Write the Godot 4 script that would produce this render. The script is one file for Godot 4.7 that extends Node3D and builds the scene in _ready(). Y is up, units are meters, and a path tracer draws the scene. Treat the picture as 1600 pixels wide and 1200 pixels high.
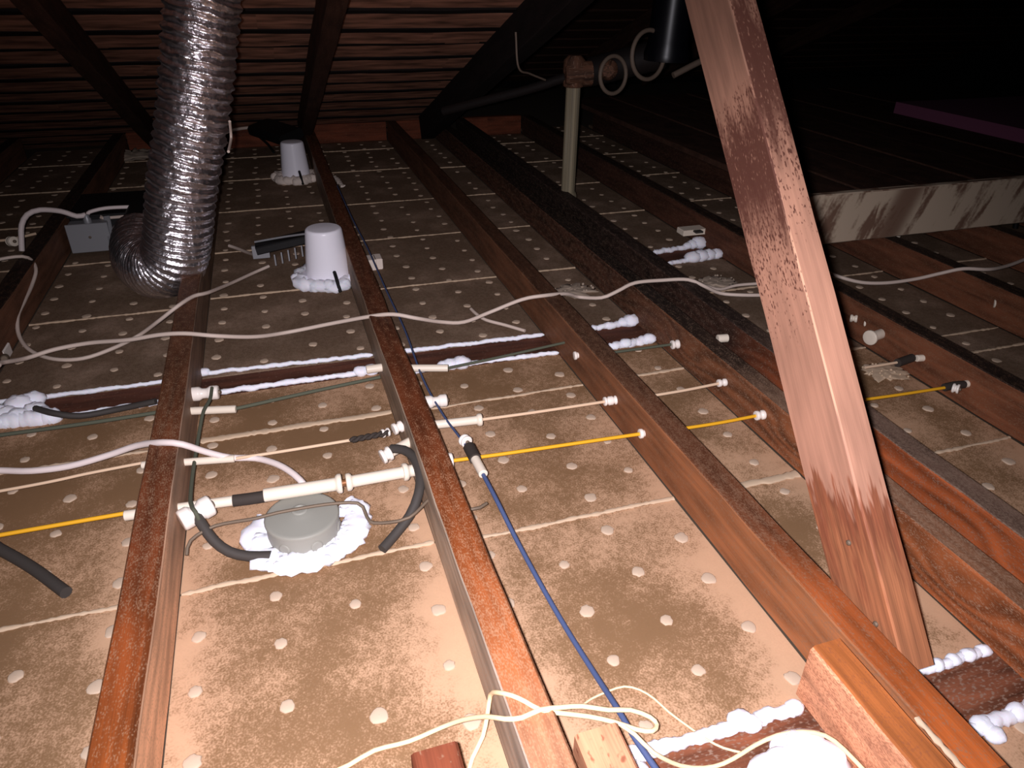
extends Node3D
# An attic seen by a phone's flash: joists over plasterboard lath, knob-and-tube wiring, a silver duct, foam.
# x runs across the joists, z along them (away from the camera is -z), y is up; y = 0 is the top of the lath.

const JOIST_H := 0.0933
const JOIST_W := 0.0455
const OLD := 0.76   # how much of their first brightness the timbers have kept

var M := {}
var used := {}
var rng := RandomNumberGenerator.new()


func _ready() -> void:
	rng.seed = 7
	make_view()
	make_materials()
	make_shell()
	make_floor()
	make_timbers()
	make_roof()
	make_duct_and_fan()
	make_covers_and_boxes()
	make_knob_and_tube()
	make_cables()
	make_foam()
	make_pipes()
	make_small_things()


# ------------------------------------------------------------------ camera, flash, exposure
func make_view() -> void:
	var cam := Camera3D.new()
	cam.name = "camera"
	cam.fov = 56.1662
	cam.near = 0.02
	cam.far = 60.0
	var turn := Basis(Vector3.UP, -0.31878) * Basis(Vector3.RIGHT, -0.52683) * Basis(Vector3.BACK, 0.01551)
	cam.transform = Transform3D(turn, Vector3(0, 0.7613, 0))
	add_child(cam)
	cam.current = true

	var world := WorldEnvironment.new()
	world.name = "world"
	var env := Environment.new()
	env.background_mode = Environment.BG_COLOR
	env.background_color = Color(0, 0, 0)
	env.tonemap_mode = Environment.TONE_MAPPER_LINEAR
	env.tonemap_exposure = 1.0
	env.sdfgi_enabled = true
	env.ssao_enabled = true
	env.ssil_enabled = true
	world.environment = env
	add_child(world)

	# the phone's flash, a little to the left of its lens
	var flash := SpotLight3D.new()
	flash.name = "phone_flash"
	flash.position = Vector3(0, 0.7613, 0) + turn * Vector3(-0.022, 0.004, 0.004)
	flash.basis = turn * Basis(Vector3.RIGHT, deg_to_rad(-11.0))
	flash.light_color = Color(0.985, 0.965, 1.0)
	flash.light_energy = 2.55
	flash.light_size = 0.004
	flash.spot_angle = 56.0
	flash.spot_angle_attenuation = 1.0
	flash.spot_range = 12.0
	flash.spot_attenuation = 2.0
	flash.shadow_enabled = true
	add_child(flash)


# ------------------------------------------------------------------ naming
func numbered(called: String) -> String:
	var n: int = used.get(called, 0)
	used[called] = n + 1
	return called if n == 0 else "%s_%03d" % [called, n]


func tag(o: Node3D, label: String, category: String, group := "") -> Node3D:
	o.set_meta("label", label)
	o.set_meta("category", category)
	if group != "":
		o.set_meta("group", group)
	return o


func thing(called: String, label: String, category: String, at := Vector3.ZERO, group := "") -> Node3D:
	var o := Node3D.new()
	o.name = numbered(called)
	o.position = at
	add_child(o)
	tag(o, label, category, group)
	return o


func put(called: String, mesh: Mesh, mat: Material, parent: Node3D = null) -> MeshInstance3D:
	var o := MeshInstance3D.new()
	o.mesh = mesh
	o.material_override = mat
	if parent == null:
		o.name = numbered(called)
		add_child(o)
	else:
		o.name = called
		# points are given in the scene's axes
		var w := Vector3.ZERO
		var p: Node = parent
		while p is Node3D and p != self:
			w += (p as Node3D).position
			p = p.get_parent()
		o.position = -w
		parent.add_child(o, true)
	return o


func struct(called: String, mesh: Mesh, mat: Material) -> MeshInstance3D:
	var o := put(called, mesh, mat)
	o.set_meta("kind", "structure")
	return o


# ------------------------------------------------------------------ mesh building
func acc() -> Dictionary:
	return {"v": PackedVector3Array(), "n": PackedVector3Array(), "t": PackedVector2Array(), "t2": PackedVector2Array(), "i": PackedInt32Array()}


func done(a: Dictionary) -> ArrayMesh:
	var arr := []
	arr.resize(Mesh.ARRAY_MAX)
	arr[Mesh.ARRAY_VERTEX] = a.v
	arr[Mesh.ARRAY_NORMAL] = a.n
	arr[Mesh.ARRAY_TEX_UV] = a.t
	if a.t2.size() == a.v.size():
		arr[Mesh.ARRAY_TEX_UV2] = a.t2
	arr[Mesh.ARRAY_INDEX] = a.i
	var m := ArrayMesh.new()
	m.add_surface_from_arrays(Mesh.PRIMITIVE_TRIANGLES, arr)
	return m


func quad(a: Dictionary, p: Array, n: Vector3, uv: Array) -> void:
	var b: int = a.v.size()
	for k in p.size():
		a.v.append(p[k])
		a.n.append(n)
		a.t.append(uv[k])
	var ccw: bool = ((p[1] - p[0]) as Vector3).cross(p[2] - p[0]).dot(n) > 0.0
	for k in range(1, p.size() - 1):
		if ccw:
			a.i.append_array([b, b + k + 1, b + k])
		else:
			a.i.append_array([b, b + k, b + k + 1])


# rings: Array of PackedVector3Array of equal size, each closed round the axis
func rings(a: Dictionary, rs: Array, cap_a := true, cap_b := true, us: PackedFloat32Array = PackedFloat32Array()) -> void:
	var nr := rs.size()
	var nc: int = rs[0].size()
	var nor := []
	for r in nr:
		var z := PackedVector3Array()
		z.resize(nc)
		nor.append(z)
	for r in nr - 1:
		var ra: PackedVector3Array = rs[r]
		var rb: PackedVector3Array = rs[r + 1]
		for c in nc:
			var d := (c + 1) % nc
			var n := (ra[d] - ra[c]).cross(rb[c] - ra[c]) + (rb[c] - rb[d]).cross(ra[d] - rb[d])
			nor[r][c] += n
			nor[r][d] += n
			nor[r + 1][c] += n
			nor[r + 1][d] += n
	var sign_sum := 0.0
	for r in nr:
		var mid := Vector3.ZERO
		for c in nc:
			mid += rs[r][c]
		mid /= nc
		for c in nc:
			sign_sum += nor[r][c].normalized().dot((rs[r][c] - mid).normalized())
	var flip := sign_sum < 0.0
	var base: int = a.v.size()
	for r in nr:
		var u: float = us[r] if us.size() == nr else float(r) * 0.01
		for c in nc + 1:
			var k := c % nc
			a.v.append(rs[r][k])
			var n: Vector3 = nor[r][k].normalized()
			a.n.append(-n if flip else n)
			a.t.append(Vector2(u, float(c) / nc))
	var w := nc + 1
	for r in nr - 1:
		for c in nc:
			var p := base + r * w + c
			var q := p + w
			if flip:
				a.i.append_array([p, p + 1, q, p + 1, q + 1, q])
			else:
				a.i.append_array([p, q, p + 1, p + 1, q, q + 1])
	# the loops above wind so that the outside is clockwise; check once against the first face
	if a.i.size() > 6:
		var t0: int = a.i[a.i.size() - 6]
		var t1: int = a.i[a.i.size() - 5]
		var t2: int = a.i[a.i.size() - 4]
		var g: Vector3 = (a.v[t1] - a.v[t0]).cross(a.v[t2] - a.v[t0])
		if g.dot(a.n[t0]) > 0.0:
			var from: int = a.i.size() - (nr - 1) * nc * 6
			for k in range(from, a.i.size(), 3):
				var s: int = a.i[k + 1]
				a.i[k + 1] = a.i[k + 2]
				a.i[k + 2] = s
	for e in 2:
		if (e == 0 and not cap_a) or (e == 1 and not cap_b):
			continue
		var ring: PackedVector3Array = rs[0] if e == 0 else rs[nr - 1]
		var other: PackedVector3Array = rs[1] if e == 0 else rs[nr - 2]
		var m := Vector3.ZERO
		var m2 := Vector3.ZERO
		var nn := Vector3.ZERO
		for c in nc:
			m += ring[c] / nc
			m2 += other[c] / nc
			nn += ring[c].cross(ring[(c + 1) % nc])
		nn = nn.normalized()
		if nn.dot(m - m2) < 0.0:
			nn = -nn
		var pts := []
		var uv := []
		for c in nc:
			pts.append(ring[c])
			uv.append(Vector2(0.5 + 0.5 * cos(TAU * c / nc), 0.5 + 0.5 * sin(TAU * c / nc)))
		quad(a, pts, nn, uv)


func smooth_path(pts: Array, step := 0.01, closed := false) -> PackedVector3Array:
	var out := PackedVector3Array()
	var n := pts.size()
	if n == 2:
		var k2 := maxi(1, int((pts[1] - pts[0]).length() / maxf(step * 4.0, 0.02)))
		for j in k2 + 1:
			out.append((pts[0] as Vector3).lerp(pts[1], float(j) / k2))
		return out
	for i in (n if closed else n - 1):
		var p0: Vector3 = pts[(i - 1 + n) % n] if closed or i > 0 else pts[0] * 2.0 - pts[1]
		var p1: Vector3 = pts[i]
		var p2: Vector3 = pts[(i + 1) % n]
		var p3: Vector3 = pts[(i + 2) % n] if closed or i + 2 < n else pts[n - 1] * 2.0 - pts[n - 2]
		var k := maxi(2, int((p2 - p1).length() / step))
		for j in k:
			out.append(p1.cubic_interpolate(p2, p0, p3, float(j) / k))
	if not closed:
		out.append(pts[n - 1])
	return out


# sweep a round section; radius(s, angle, i) or a number
func sweep(a: Dictionary, path: PackedVector3Array, radius, sides := 8, caps := true, flat := Vector2.ONE, closed := false) -> void:
	var rs := []
	var us := PackedFloat32Array()
	var n := path.size()
	var up := Vector3.UP
	var s := 0.0
	for i in n + (1 if closed else 0):
		var k := i % n
		var before: Vector3 = path[(k - 1 + n) % n] if closed or k > 0 else path[0]
		var after: Vector3 = path[(k + 1) % n] if closed or k < n - 1 else path[n - 1]
		var d := (after - before).normalized()
		if i == 0:
			up = Vector3.UP if absf(d.y) < 0.95 else Vector3.RIGHT
		elif absf(d.y) > 0.995:
			pass
		var side := d.cross(up).normalized()
		up = side.cross(d).normalized()
		if i > 0:
			s += path[k].distance_to(path[(k - 1 + n) % n])
		var ring := PackedVector3Array()
		for c in sides:
			var th := TAU * c / sides
			var r: float = radius.call(s, th, i) if radius is Callable else radius
			ring.append(path[k] + side * cos(th) * r * flat.x + up * sin(th) * r * flat.y)
		rs.append(ring)
		us.append(s)
	rings(a, rs, caps and not closed, caps and not closed, us)


func tube(pts: Array, r: float, sides := 8, step := 0.012) -> ArrayMesh:
	var a := acc()
	sweep(a, smooth_path(pts, step), r, sides)
	return done(a)


# profile: Array of Vector2(radius, height along the axis)
func lathe(a: Dictionary, at: Vector3, axis: Vector3, profile: Array, sides := 20, wob := 0.0) -> void:
	axis = axis.normalized()
	var side := axis.cross(Vector3.UP if absf(axis.y) < 0.9 else Vector3.RIGHT).normalized()
	var fwd := axis.cross(side).normalized()
	var rs := []
	for p in profile:
		var ring := PackedVector3Array()
		for c in sides:
			var th := TAU * c / sides
			var r: float = p.x * (1.0 + wob * sin(th * 3.0 + p.y * 40.0))
			ring.append(at + axis * p.y + (side * cos(th) + fwd * sin(th)) * r)
		rs.append(ring)
	rings(a, rs)


func lump(a: Dictionary, at: Vector3, r: Vector3, noise: FastNoiseLite, amount := 0.35, seg := 12) -> void:
	var rs := []
	var rows := maxi(5, seg / 2 + 1)
	for i in rows + 1:
		var ph := PI * (0.02 + 0.96 * i / rows)
		var ring := PackedVector3Array()
		for c in seg:
			var th := TAU * c / seg
			var d := Vector3(sin(ph) * cos(th), cos(ph), sin(ph) * sin(th))
			var k := 1.0 + amount * noise.get_noise_3dv((at + d * r) * 75.0)
			ring.append(at + d * r * k)
		rs.append(ring)
	rings(a, rs)


func box(a: Dictionary, lo: Vector3, hi: Vector3, c := 0.0015, tile := 1.0) -> void:
	# a box with its edges chamfered along all three axes
	for ax in 3:
		var u := (ax + 1) % 3
		var v := (ax + 2) % 3
		for s in [0, 1]:
			var n := Vector3.ZERO
			n[ax] = 1.0 if s == 1 else -1.0
			var pts := []
			var uv := []
			for k in [[0, 0], [1, 0], [1, 1], [0, 1]]:
				var p := Vector3.ZERO
				p[ax] = hi[ax] if s == 1 else lo[ax]
				p[u] = (hi[u] - c) if k[0] == 1 else (lo[u] + c)
				p[v] = (hi[v] - c) if k[1] == 1 else (lo[v] + c)
				pts.append(p)
				uv.append(Vector2(p[u], p[v]) / tile)
			quad(a, pts, n, uv)
	if c <= 0.0:
		return
	for ax in 3:
		var u := (ax + 1) % 3
		var v := (ax + 2) % 3
		for su in [0, 1]:
			for sv in [0, 1]:
				var n := Vector3.ZERO
				n[u] = 1.0 if su == 1 else -1.0
				n[v] = 1.0 if sv == 1 else -1.0
				var pts := []
				var uv := []
				for k in [[0, 0], [1, 0], [1, 1], [0, 1]]:
					var p := Vector3.ZERO
					p[ax] = (hi[ax] - c) if k[0] == 1 else (lo[ax] + c)
					var in_u: float = c if k[1] == 1 else 0.0
					var in_v: float = 0.0 if k[1] == 1 else c
					p[u] = (hi[u] - in_u) if su == 1 else (lo[u] + in_u)
					p[v] = (hi[v] - in_v) if sv == 1 else (lo[v] + in_v)
					pts.append(p)
					uv.append(Vector2(p[ax], 0.0) / tile)
				quad(a, pts, n.normalized(), uv)


func box_mesh(lo: Vector3, hi: Vector3, c := 0.0015, tile := 1.0) -> ArrayMesh:
	var a := acc()
	box(a, lo, hi, c, tile)
	return done(a)


# A timber from a to b (the middle of its lower face), its section rounded at the corners and a little uneven along its length.
# log_u: the texture runs with the logarithm of the distance from z = 0, so that the near end gets the finer grain.
func timber(a: Vector3, b: Vector3, w: float, h: float, up: Vector3, log_u := false, salt := 0, c := 0.003, wobble := 0.0012, u_scale := 1.0, under := 0.0) -> ArrayMesh:
	var m := acc()
	var d := (b - a).normalized()
	var length := (b - a).length()
	up = (up - d * up.dot(d)).normalized()
	var side := d.cross(up).normalized()
	var pr := [Vector2(-w / 2, c), Vector2(-w / 2, h - c), Vector2(-w / 2 + c, h), Vector2(w / 2 - c, h), Vector2(w / 2, h - c), Vector2(w / 2, c), Vector2(w / 2 - c, 0), Vector2(-w / 2 + c, 0)]
	if under > 0.0:
		for k in [1, 2]:
			pr[k].x += under
		for k in [3, 4]:
			pr[k].x -= under
	var around := 2.0 * (w + h)
	var along := [c, h - c, h + c, h + w - c, h + w + c, h + w + h - c, h + w + h + c, around - c]
	var nz := FastNoiseLite.new()
	nz.seed = 100 + salt
	nz.frequency = 1.0
	var steps := maxi(1, int(length / 0.05))
	var us := []
	var at := []
	for i in steps + 1:
		var s := length * i / steps
		var p := a + d * s
		var jog := side * nz.get_noise_1d(s * 3.0) * wobble * 2.0 + up * nz.get_noise_1d(s * 3.0 + 50.0) * wobble
		at.append(p + jog)
		us.append(log(maxf(-p.z, 0.25) / 0.25) / log(16.4) if log_u else (s * u_scale + salt * 0.37))
	for i in steps:
		for k in 8:
			var k2 := (k + 1) % 8
			var q0: Vector2 = pr[k]
			var q1: Vector2 = pr[k2]
			var e := (q1 - q0).normalized()
			var n2 := Vector2(-e.y, e.x)
			var n := side * n2.x + up * n2.y
			var wv := [nz.get_noise_2d(i * 0.9, k * 7.3) * wobble * 0.6, nz.get_noise_2d((i + 1) * 0.9, k * 7.3) * wobble * 0.6, nz.get_noise_2d((i + 1) * 0.9, k2 * 7.3) * wobble * 0.6, nz.get_noise_2d(i * 0.9, k2 * 7.3) * wobble * 0.6]
			var v0: float = along[k] / around
			var v1: float = along[k2] / around if k2 != 0 else 1.0 + along[0] / around
			quad(m, [at[i] + side * (q0.x + wv[0]) + up * q0.y, at[i + 1] + side * (q0.x + wv[1]) + up * q0.y, at[i + 1] + side * (q1.x + wv[2]) + up * q1.y, at[i] + side * (q1.x + wv[3]) + up * q1.y], n,
				[Vector2(us[i], v0), Vector2(us[i + 1], v0), Vector2(us[i + 1], v1), Vector2(us[i], v1)])
	for e in 2:
		var pts := []
		var uv := []
		for q in pr:
			pts.append((at[0] if e == 0 else at[steps]) + side * q.x + up * q.y)
			uv.append(Vector2(us[0 if e == 0 else steps] + q.x, 0.4 + q.y))
		quad(m, pts, -d if e == 0 else d, uv)
	return done(m)


# ------------------------------------------------------------------ textures
func noise(salt: int, octaves := 3, kind := FastNoiseLite.TYPE_SIMPLEX_SMOOTH) -> FastNoiseLite:
	var n := FastNoiseLite.new()
	n.seed = salt
	n.noise_type = kind
	n.frequency = 1.0
	n.fractal_type = FastNoiseLite.FRACTAL_FBM if octaves > 1 else FastNoiseLite.FRACTAL_NONE
	n.fractal_octaves = octaves
	return n


# f(i, j) gives a linear colour; the rows are computed side by side
func picture(w: int, h: int, f: Callable) -> ImageTexture:
	var rows := []
	rows.resize(h)
	var row := func(j: int) -> void:
		var b := PackedByteArray()
		b.resize(w * 3)
		var k := 0
		for i in w:
			var c: Vector3 = f.call(i, j)
			b[k] = clampi(int(255.0 * pow(clampf(c.x, 0.0, 1.0), 0.4545)), 0, 255)
			b[k + 1] = clampi(int(255.0 * pow(clampf(c.y, 0.0, 1.0), 0.4545)), 0, 255)
			b[k + 2] = clampi(int(255.0 * pow(clampf(c.z, 0.0, 1.0), 0.4545)), 0, 255)
			k += 3
		rows[j] = b
	var task := WorkerThreadPool.add_group_task(row, h, -1, true)
	WorkerThreadPool.wait_for_group_task_completion(task)
	var all := PackedByteArray()
	for j in h:
		all.append_array(rows[j])
	return ImageTexture.create_from_image(Image.create_from_data(w, h, false, Image.FORMAT_RGB8, all))


func flat(c: Color, rough := 0.8, metal := 0.0) -> StandardMaterial3D:
	var m := StandardMaterial3D.new()
	m.albedo_color = c
	m.roughness = rough
	m.metallic = metal
	m.metallic_specular = 0.4
	return m


func textured(t: Texture2D, rough := 0.75, spec := 0.25) -> StandardMaterial3D:
	var m := StandardMaterial3D.new()
	m.albedo_texture = t
	m.roughness = rough
	m.metallic_specular = spec
	m.texture_filter = BaseMaterial3D.TEXTURE_FILTER_LINEAR_WITH_MIPMAPS_ANISOTROPIC
	return m


# A joist's whole face, unrolled: left side, top, right side, bottom. Old red fir with dust lying on it.
# top: [distance, colour] pairs along the joist; d_*: [distance, amount] pairs of the dust. Far tones run darker; some of that is shade painted in.
func joist_wood(salt: int, top: Array, left: Array, right: Array, dust: Vector3, d_top: Array, d_left: Array, d_right: Array, knots := false, wane := false) -> ImageTexture:
	var g := noise(salt, 3)
	var f := noise(salt + 1, 2)
	var big := noise(salt + 2, 2)
	var sp := noise(salt + 3, 2)
	var w := 2048
	var h := 300
	return picture(w, h, func(i: int, j: int):
		var z := 0.25 * pow(16.4, float(i) / w)
		var v := float(j) / h
		var vm := v * 0.2776
		var face := 0
		var c := Vector3.ZERO
		var amount := 0.0
		if v < 0.336:
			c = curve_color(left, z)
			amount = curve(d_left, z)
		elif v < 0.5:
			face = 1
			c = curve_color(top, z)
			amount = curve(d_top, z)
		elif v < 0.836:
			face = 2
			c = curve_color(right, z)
			amount = curve(d_right, z)
		var warp := big.get_noise_2d(z * 2.2, vm * 14.0)
		var ring := vm * 260.0 + warp * 5.0
		var deep := 0.4
		if knots and face == 0:
			var kz := fposmod(z + 0.06, 0.36) - 0.18
			ring = vm * 210.0 + warp * 4.0 + 9.0 * exp(-(kz * kz) / 0.004 - pow((vm - 0.045) / 0.032, 2.0))
			deep = 0.9
		var grain := 0.5 + deep * 0.6 * sin(ring) + 0.45 * g.get_noise_2d(z * 9.0, vm * 520.0)
		var tone := 0.74 + 0.5 * grain + 0.4 * big.get_noise_2d(z * 5.0 + 30.0, vm * 20.0)
		c *= maxf(0.25, tone)
		if wane:
			var wv := v + 0.012 * big.get_noise_2d(z * 9.0, 5.0)
			c *= 1.0 - 0.42 * smoothstep(0.462, 0.475, wv) * smoothstep(0.525, 0.512, wv) * smoothstep(0.95, 0.7, z)
		var s := sp.get_noise_2d(z * 170.0, vm * 520.0) * 0.8 + f.get_noise_2d(z * 36.0, vm * 80.0) * 0.35
		var k := smoothstep(0.5 - amount, 1.0 - amount, s + 0.35)
		return c.lerp(dust * (0.9 + 0.25 * s), clampf(k * 0.6, 0.0, 0.62)) * OLD
	)


func curve_color(pts: Array, x: float) -> Vector3:
	if x <= pts[0][0]:
		return pts[0][1]
	for k in range(1, pts.size()):
		if x < pts[k][0]:
			return (pts[k - 1][1] as Vector3).lerp(pts[k][1], (x - pts[k - 1][0]) / (pts[k][0] - pts[k - 1][0]))
	return pts[pts.size() - 1][1]


func curve(pts: Array, x: float) -> float:
	if pts.is_empty():
		return 0.0
	if x <= pts[0][0]:
		return pts[0][1]
	for k in range(1, pts.size()):
		if x < pts[k][0]:
			return lerpf(pts[k - 1][1], pts[k][1], (x - pts[k - 1][0]) / (pts[k][0] - pts[k - 1][0]))
	return pts[pts.size() - 1][1]


func plain_wood(salt: int, c0: Vector3, mottling := 0.4, dust := Vector3(0.4, 0.3, 0.22), amount := 0.0, rings_deep := 0.2, dust_size := 1.0, fine := 0.5) -> ImageTexture:
	var g := noise(salt, 3)
	var big := noise(salt + 2, 3)
	var sp := noise(salt + 3, 3)
	var w := 1024
	var h := 256
	return picture(w, h, func(i: int, j: int):
		var u := float(i) / w
		var vm := float(j) / h * 0.28
		var ring := vm * 230.0 + big.get_noise_2d(u * 2.0, vm * 14.0) * 6.0
		var grain := 0.5 + rings_deep * sin(ring) + fine * g.get_noise_2d(u * 9.0, vm * 480.0)
		var tone := 0.72 + 0.5 * grain + mottling * big.get_noise_2d(u * 5.0 + 9.0, vm * 22.0)
		var s := sp.get_noise_2d(u * 90.0 / dust_size, vm * 160.0 / dust_size)
		var k := smoothstep(0.7 - amount, 1.1 - amount, s + 0.3)
		return (c0 * maxf(0.2, tone)).lerp(dust, clampf(k, 0.0, 0.85)) * OLD
	)


func make_materials() -> void:
	# the lath: tan paper under decades of dust, cleaner along the joists
	var n1 := noise(11, 2)
	var n2 := noise(12, 3)
	var b1 := noise(21, 3)
	var b2 := noise(22, 3)
	var edges := [-1.045, -0.639, -0.2325, 0.1735, 0.5765, 0.8175, 0.9245, 1.276, 1.68, 2.07, 2.47, 2.87]
	var blobs := [[-0.055, -0.65, 0.1, 0.16, 0.62], [-0.02, -0.86, 0.13, 0.05, 0.25], [0.33, -0.68, 0.07, 0.09, 0.5], [0.37, -0.56, 0.06, 0.06, 0.4], [0.3, -0.53, 0.04, 0.05, 0.3], [-0.45, -0.85, 0.09, 0.25, 0.45], [0.3, -0.84, 0.09, 0.06, 0.3], [0.7, -0.7, 0.05, 0.08, 0.35], [-0.4, -1.12, 0.16, 0.06, 0.3], [0.05, -1.16, 0.16, 0.05, 0.25]]
	var dirt := func(x: float, z: float) -> float:
		var near := 9.0
		for e in edges:
			near = minf(near, absf(x - e))
		var d := 0.5 + b1.get_noise_2d(x * 4.0, z * 4.0) * 0.6 + b2.get_noise_2d(x * 16.0, z * 16.0) * 0.22
		for b in blobs:
			d += b[4] * exp(-pow((x - b[0]) / b[2], 2.0) - pow((z - b[1]) / b[3], 2.0))
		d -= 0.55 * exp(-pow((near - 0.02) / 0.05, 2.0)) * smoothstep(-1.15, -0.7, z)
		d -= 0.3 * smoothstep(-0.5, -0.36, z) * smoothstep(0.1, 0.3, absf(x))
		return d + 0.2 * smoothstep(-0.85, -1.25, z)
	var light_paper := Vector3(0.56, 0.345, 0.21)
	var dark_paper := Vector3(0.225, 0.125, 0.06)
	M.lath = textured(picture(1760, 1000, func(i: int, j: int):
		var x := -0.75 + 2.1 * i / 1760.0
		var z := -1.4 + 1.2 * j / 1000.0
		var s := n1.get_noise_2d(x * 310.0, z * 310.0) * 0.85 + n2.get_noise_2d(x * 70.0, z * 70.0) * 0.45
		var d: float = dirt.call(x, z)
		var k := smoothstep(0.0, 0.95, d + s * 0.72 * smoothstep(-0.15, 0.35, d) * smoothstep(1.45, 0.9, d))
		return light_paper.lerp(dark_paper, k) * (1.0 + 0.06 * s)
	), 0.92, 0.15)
	var speck := picture(640, 640, func(i: int, j: int):
		var s := n1.get_noise_2d(i * 0.28, j * 0.28) * 0.75 + n2.get_noise_2d(i * 0.07, j * 0.07) * 0.5
		var k := smoothstep(-0.5, 0.4, s)
		var m := 0.7 + 0.3 * k
		return Vector3(m, m * (0.965 + 0.035 * k), m * (0.92 + 0.08 * k))
	)
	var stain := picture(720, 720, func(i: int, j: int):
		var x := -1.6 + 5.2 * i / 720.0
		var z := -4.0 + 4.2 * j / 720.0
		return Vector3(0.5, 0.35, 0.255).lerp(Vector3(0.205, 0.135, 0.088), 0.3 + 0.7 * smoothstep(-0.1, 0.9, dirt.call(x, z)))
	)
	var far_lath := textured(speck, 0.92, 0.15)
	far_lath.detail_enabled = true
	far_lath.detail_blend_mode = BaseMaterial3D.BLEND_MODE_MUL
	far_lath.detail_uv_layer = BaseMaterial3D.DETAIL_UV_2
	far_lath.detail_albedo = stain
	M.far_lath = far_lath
	M.slab = flat(Color(0.30, 0.25, 0.2), 0.95)
	M.plaster = flat(Color(0.78, 0.68, 0.57), 0.95)
	M.button = flat(Color(0.75, 0.66, 0.57), 0.95)
	M.grey_plaster = flat(Color(0.66, 0.59, 0.52), 0.95)
	M.foam = flat(Color(0.97, 0.955, 0.99), 0.85)
	M.foam.subsurf_scatter_enabled = true
	M.foam.subsurf_scatter_strength = 0.15
	M.old_foam = flat(Color(0.9, 0.84, 0.79), 0.9)
	# timbers
	var tan_dust := Vector3(0.44, 0.27, 0.16)
	var plain_side := [[0.3, Vector3(0.2, 0.075, 0.03)]]
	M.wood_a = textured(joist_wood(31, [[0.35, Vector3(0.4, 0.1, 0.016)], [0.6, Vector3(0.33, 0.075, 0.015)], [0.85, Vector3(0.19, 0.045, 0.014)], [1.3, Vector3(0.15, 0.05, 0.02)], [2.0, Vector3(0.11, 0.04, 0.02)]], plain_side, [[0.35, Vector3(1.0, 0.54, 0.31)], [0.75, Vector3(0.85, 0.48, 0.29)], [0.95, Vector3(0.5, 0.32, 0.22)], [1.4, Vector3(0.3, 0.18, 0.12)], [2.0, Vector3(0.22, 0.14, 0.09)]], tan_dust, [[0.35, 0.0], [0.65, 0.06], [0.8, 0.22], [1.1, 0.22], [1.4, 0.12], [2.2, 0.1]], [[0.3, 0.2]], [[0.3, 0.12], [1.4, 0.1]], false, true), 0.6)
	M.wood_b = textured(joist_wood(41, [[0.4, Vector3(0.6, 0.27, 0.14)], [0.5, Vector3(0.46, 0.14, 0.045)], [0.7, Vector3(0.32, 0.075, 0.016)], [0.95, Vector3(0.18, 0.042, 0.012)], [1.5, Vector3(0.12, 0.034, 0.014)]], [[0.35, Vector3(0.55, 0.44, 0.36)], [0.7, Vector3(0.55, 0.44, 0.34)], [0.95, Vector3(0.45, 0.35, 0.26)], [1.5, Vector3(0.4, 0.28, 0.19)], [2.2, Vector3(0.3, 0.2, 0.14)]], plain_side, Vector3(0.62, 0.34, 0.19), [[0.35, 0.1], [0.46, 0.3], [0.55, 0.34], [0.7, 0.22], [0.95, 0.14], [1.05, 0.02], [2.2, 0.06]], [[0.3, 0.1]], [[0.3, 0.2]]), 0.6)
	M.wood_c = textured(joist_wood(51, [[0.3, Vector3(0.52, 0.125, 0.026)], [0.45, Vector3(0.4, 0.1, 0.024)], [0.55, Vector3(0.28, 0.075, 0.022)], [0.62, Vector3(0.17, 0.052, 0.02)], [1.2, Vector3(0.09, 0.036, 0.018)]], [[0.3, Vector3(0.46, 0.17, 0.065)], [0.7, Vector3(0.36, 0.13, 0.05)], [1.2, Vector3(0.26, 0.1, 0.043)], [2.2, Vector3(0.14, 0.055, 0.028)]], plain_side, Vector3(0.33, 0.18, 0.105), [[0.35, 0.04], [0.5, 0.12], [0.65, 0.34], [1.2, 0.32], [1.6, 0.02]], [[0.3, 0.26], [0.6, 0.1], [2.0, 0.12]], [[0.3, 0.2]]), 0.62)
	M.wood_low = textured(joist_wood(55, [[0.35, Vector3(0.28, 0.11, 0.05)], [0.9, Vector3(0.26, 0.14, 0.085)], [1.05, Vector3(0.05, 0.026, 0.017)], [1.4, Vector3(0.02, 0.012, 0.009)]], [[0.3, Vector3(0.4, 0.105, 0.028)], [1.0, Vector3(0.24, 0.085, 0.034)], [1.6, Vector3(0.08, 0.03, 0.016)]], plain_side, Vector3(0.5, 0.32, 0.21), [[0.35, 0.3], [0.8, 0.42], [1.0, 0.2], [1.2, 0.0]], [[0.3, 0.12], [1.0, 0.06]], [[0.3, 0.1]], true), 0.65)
	M.wood_d = textured(joist_wood(61, [[0.35, Vector3(0.2, 0.115, 0.08)], [1.0, Vector3(0.15, 0.085, 0.06)], [1.2, Vector3(0.035, 0.02, 0.015)]], [[0.3, Vector3(0.46, 0.11, 0.028)], [0.9, Vector3(0.38, 0.085, 0.024)], [1.2, Vector3(0.05, 0.02, 0.012)], [2.0, Vector3(0.025, 0.014, 0.01)]], plain_side, Vector3(0.36, 0.24, 0.17), [[0.35, 0.42], [0.8, 0.46], [1.05, 0.15], [1.3, 0.0]], [[0.3, 0.1], [1.0, 0.03]], [[0.3, 0.1]], true), 0.65)  # left side turns near black far off: shade painted into the colour
	M.wood_e = textured(joist_wood(71, [[0.3, Vector3(0.03, 0.016, 0.011)]], [[0.3, Vector3(0.27, 0.09, 0.038)], [1.3, Vector3(0.22, 0.075, 0.034)], [2.0, Vector3(0.1, 0.036, 0.02)], [3.0, Vector3(0.05, 0.02, 0.013)]], [[0.3, Vector3(0.2, 0.085, 0.045)]], Vector3(0.3, 0.16, 0.09), [[0.35, 0.02]], [[0.3, 0.18], [1.4, 0.1], [2.0, 0.0]], [[0.3, 0.1]]), 0.7)
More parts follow.
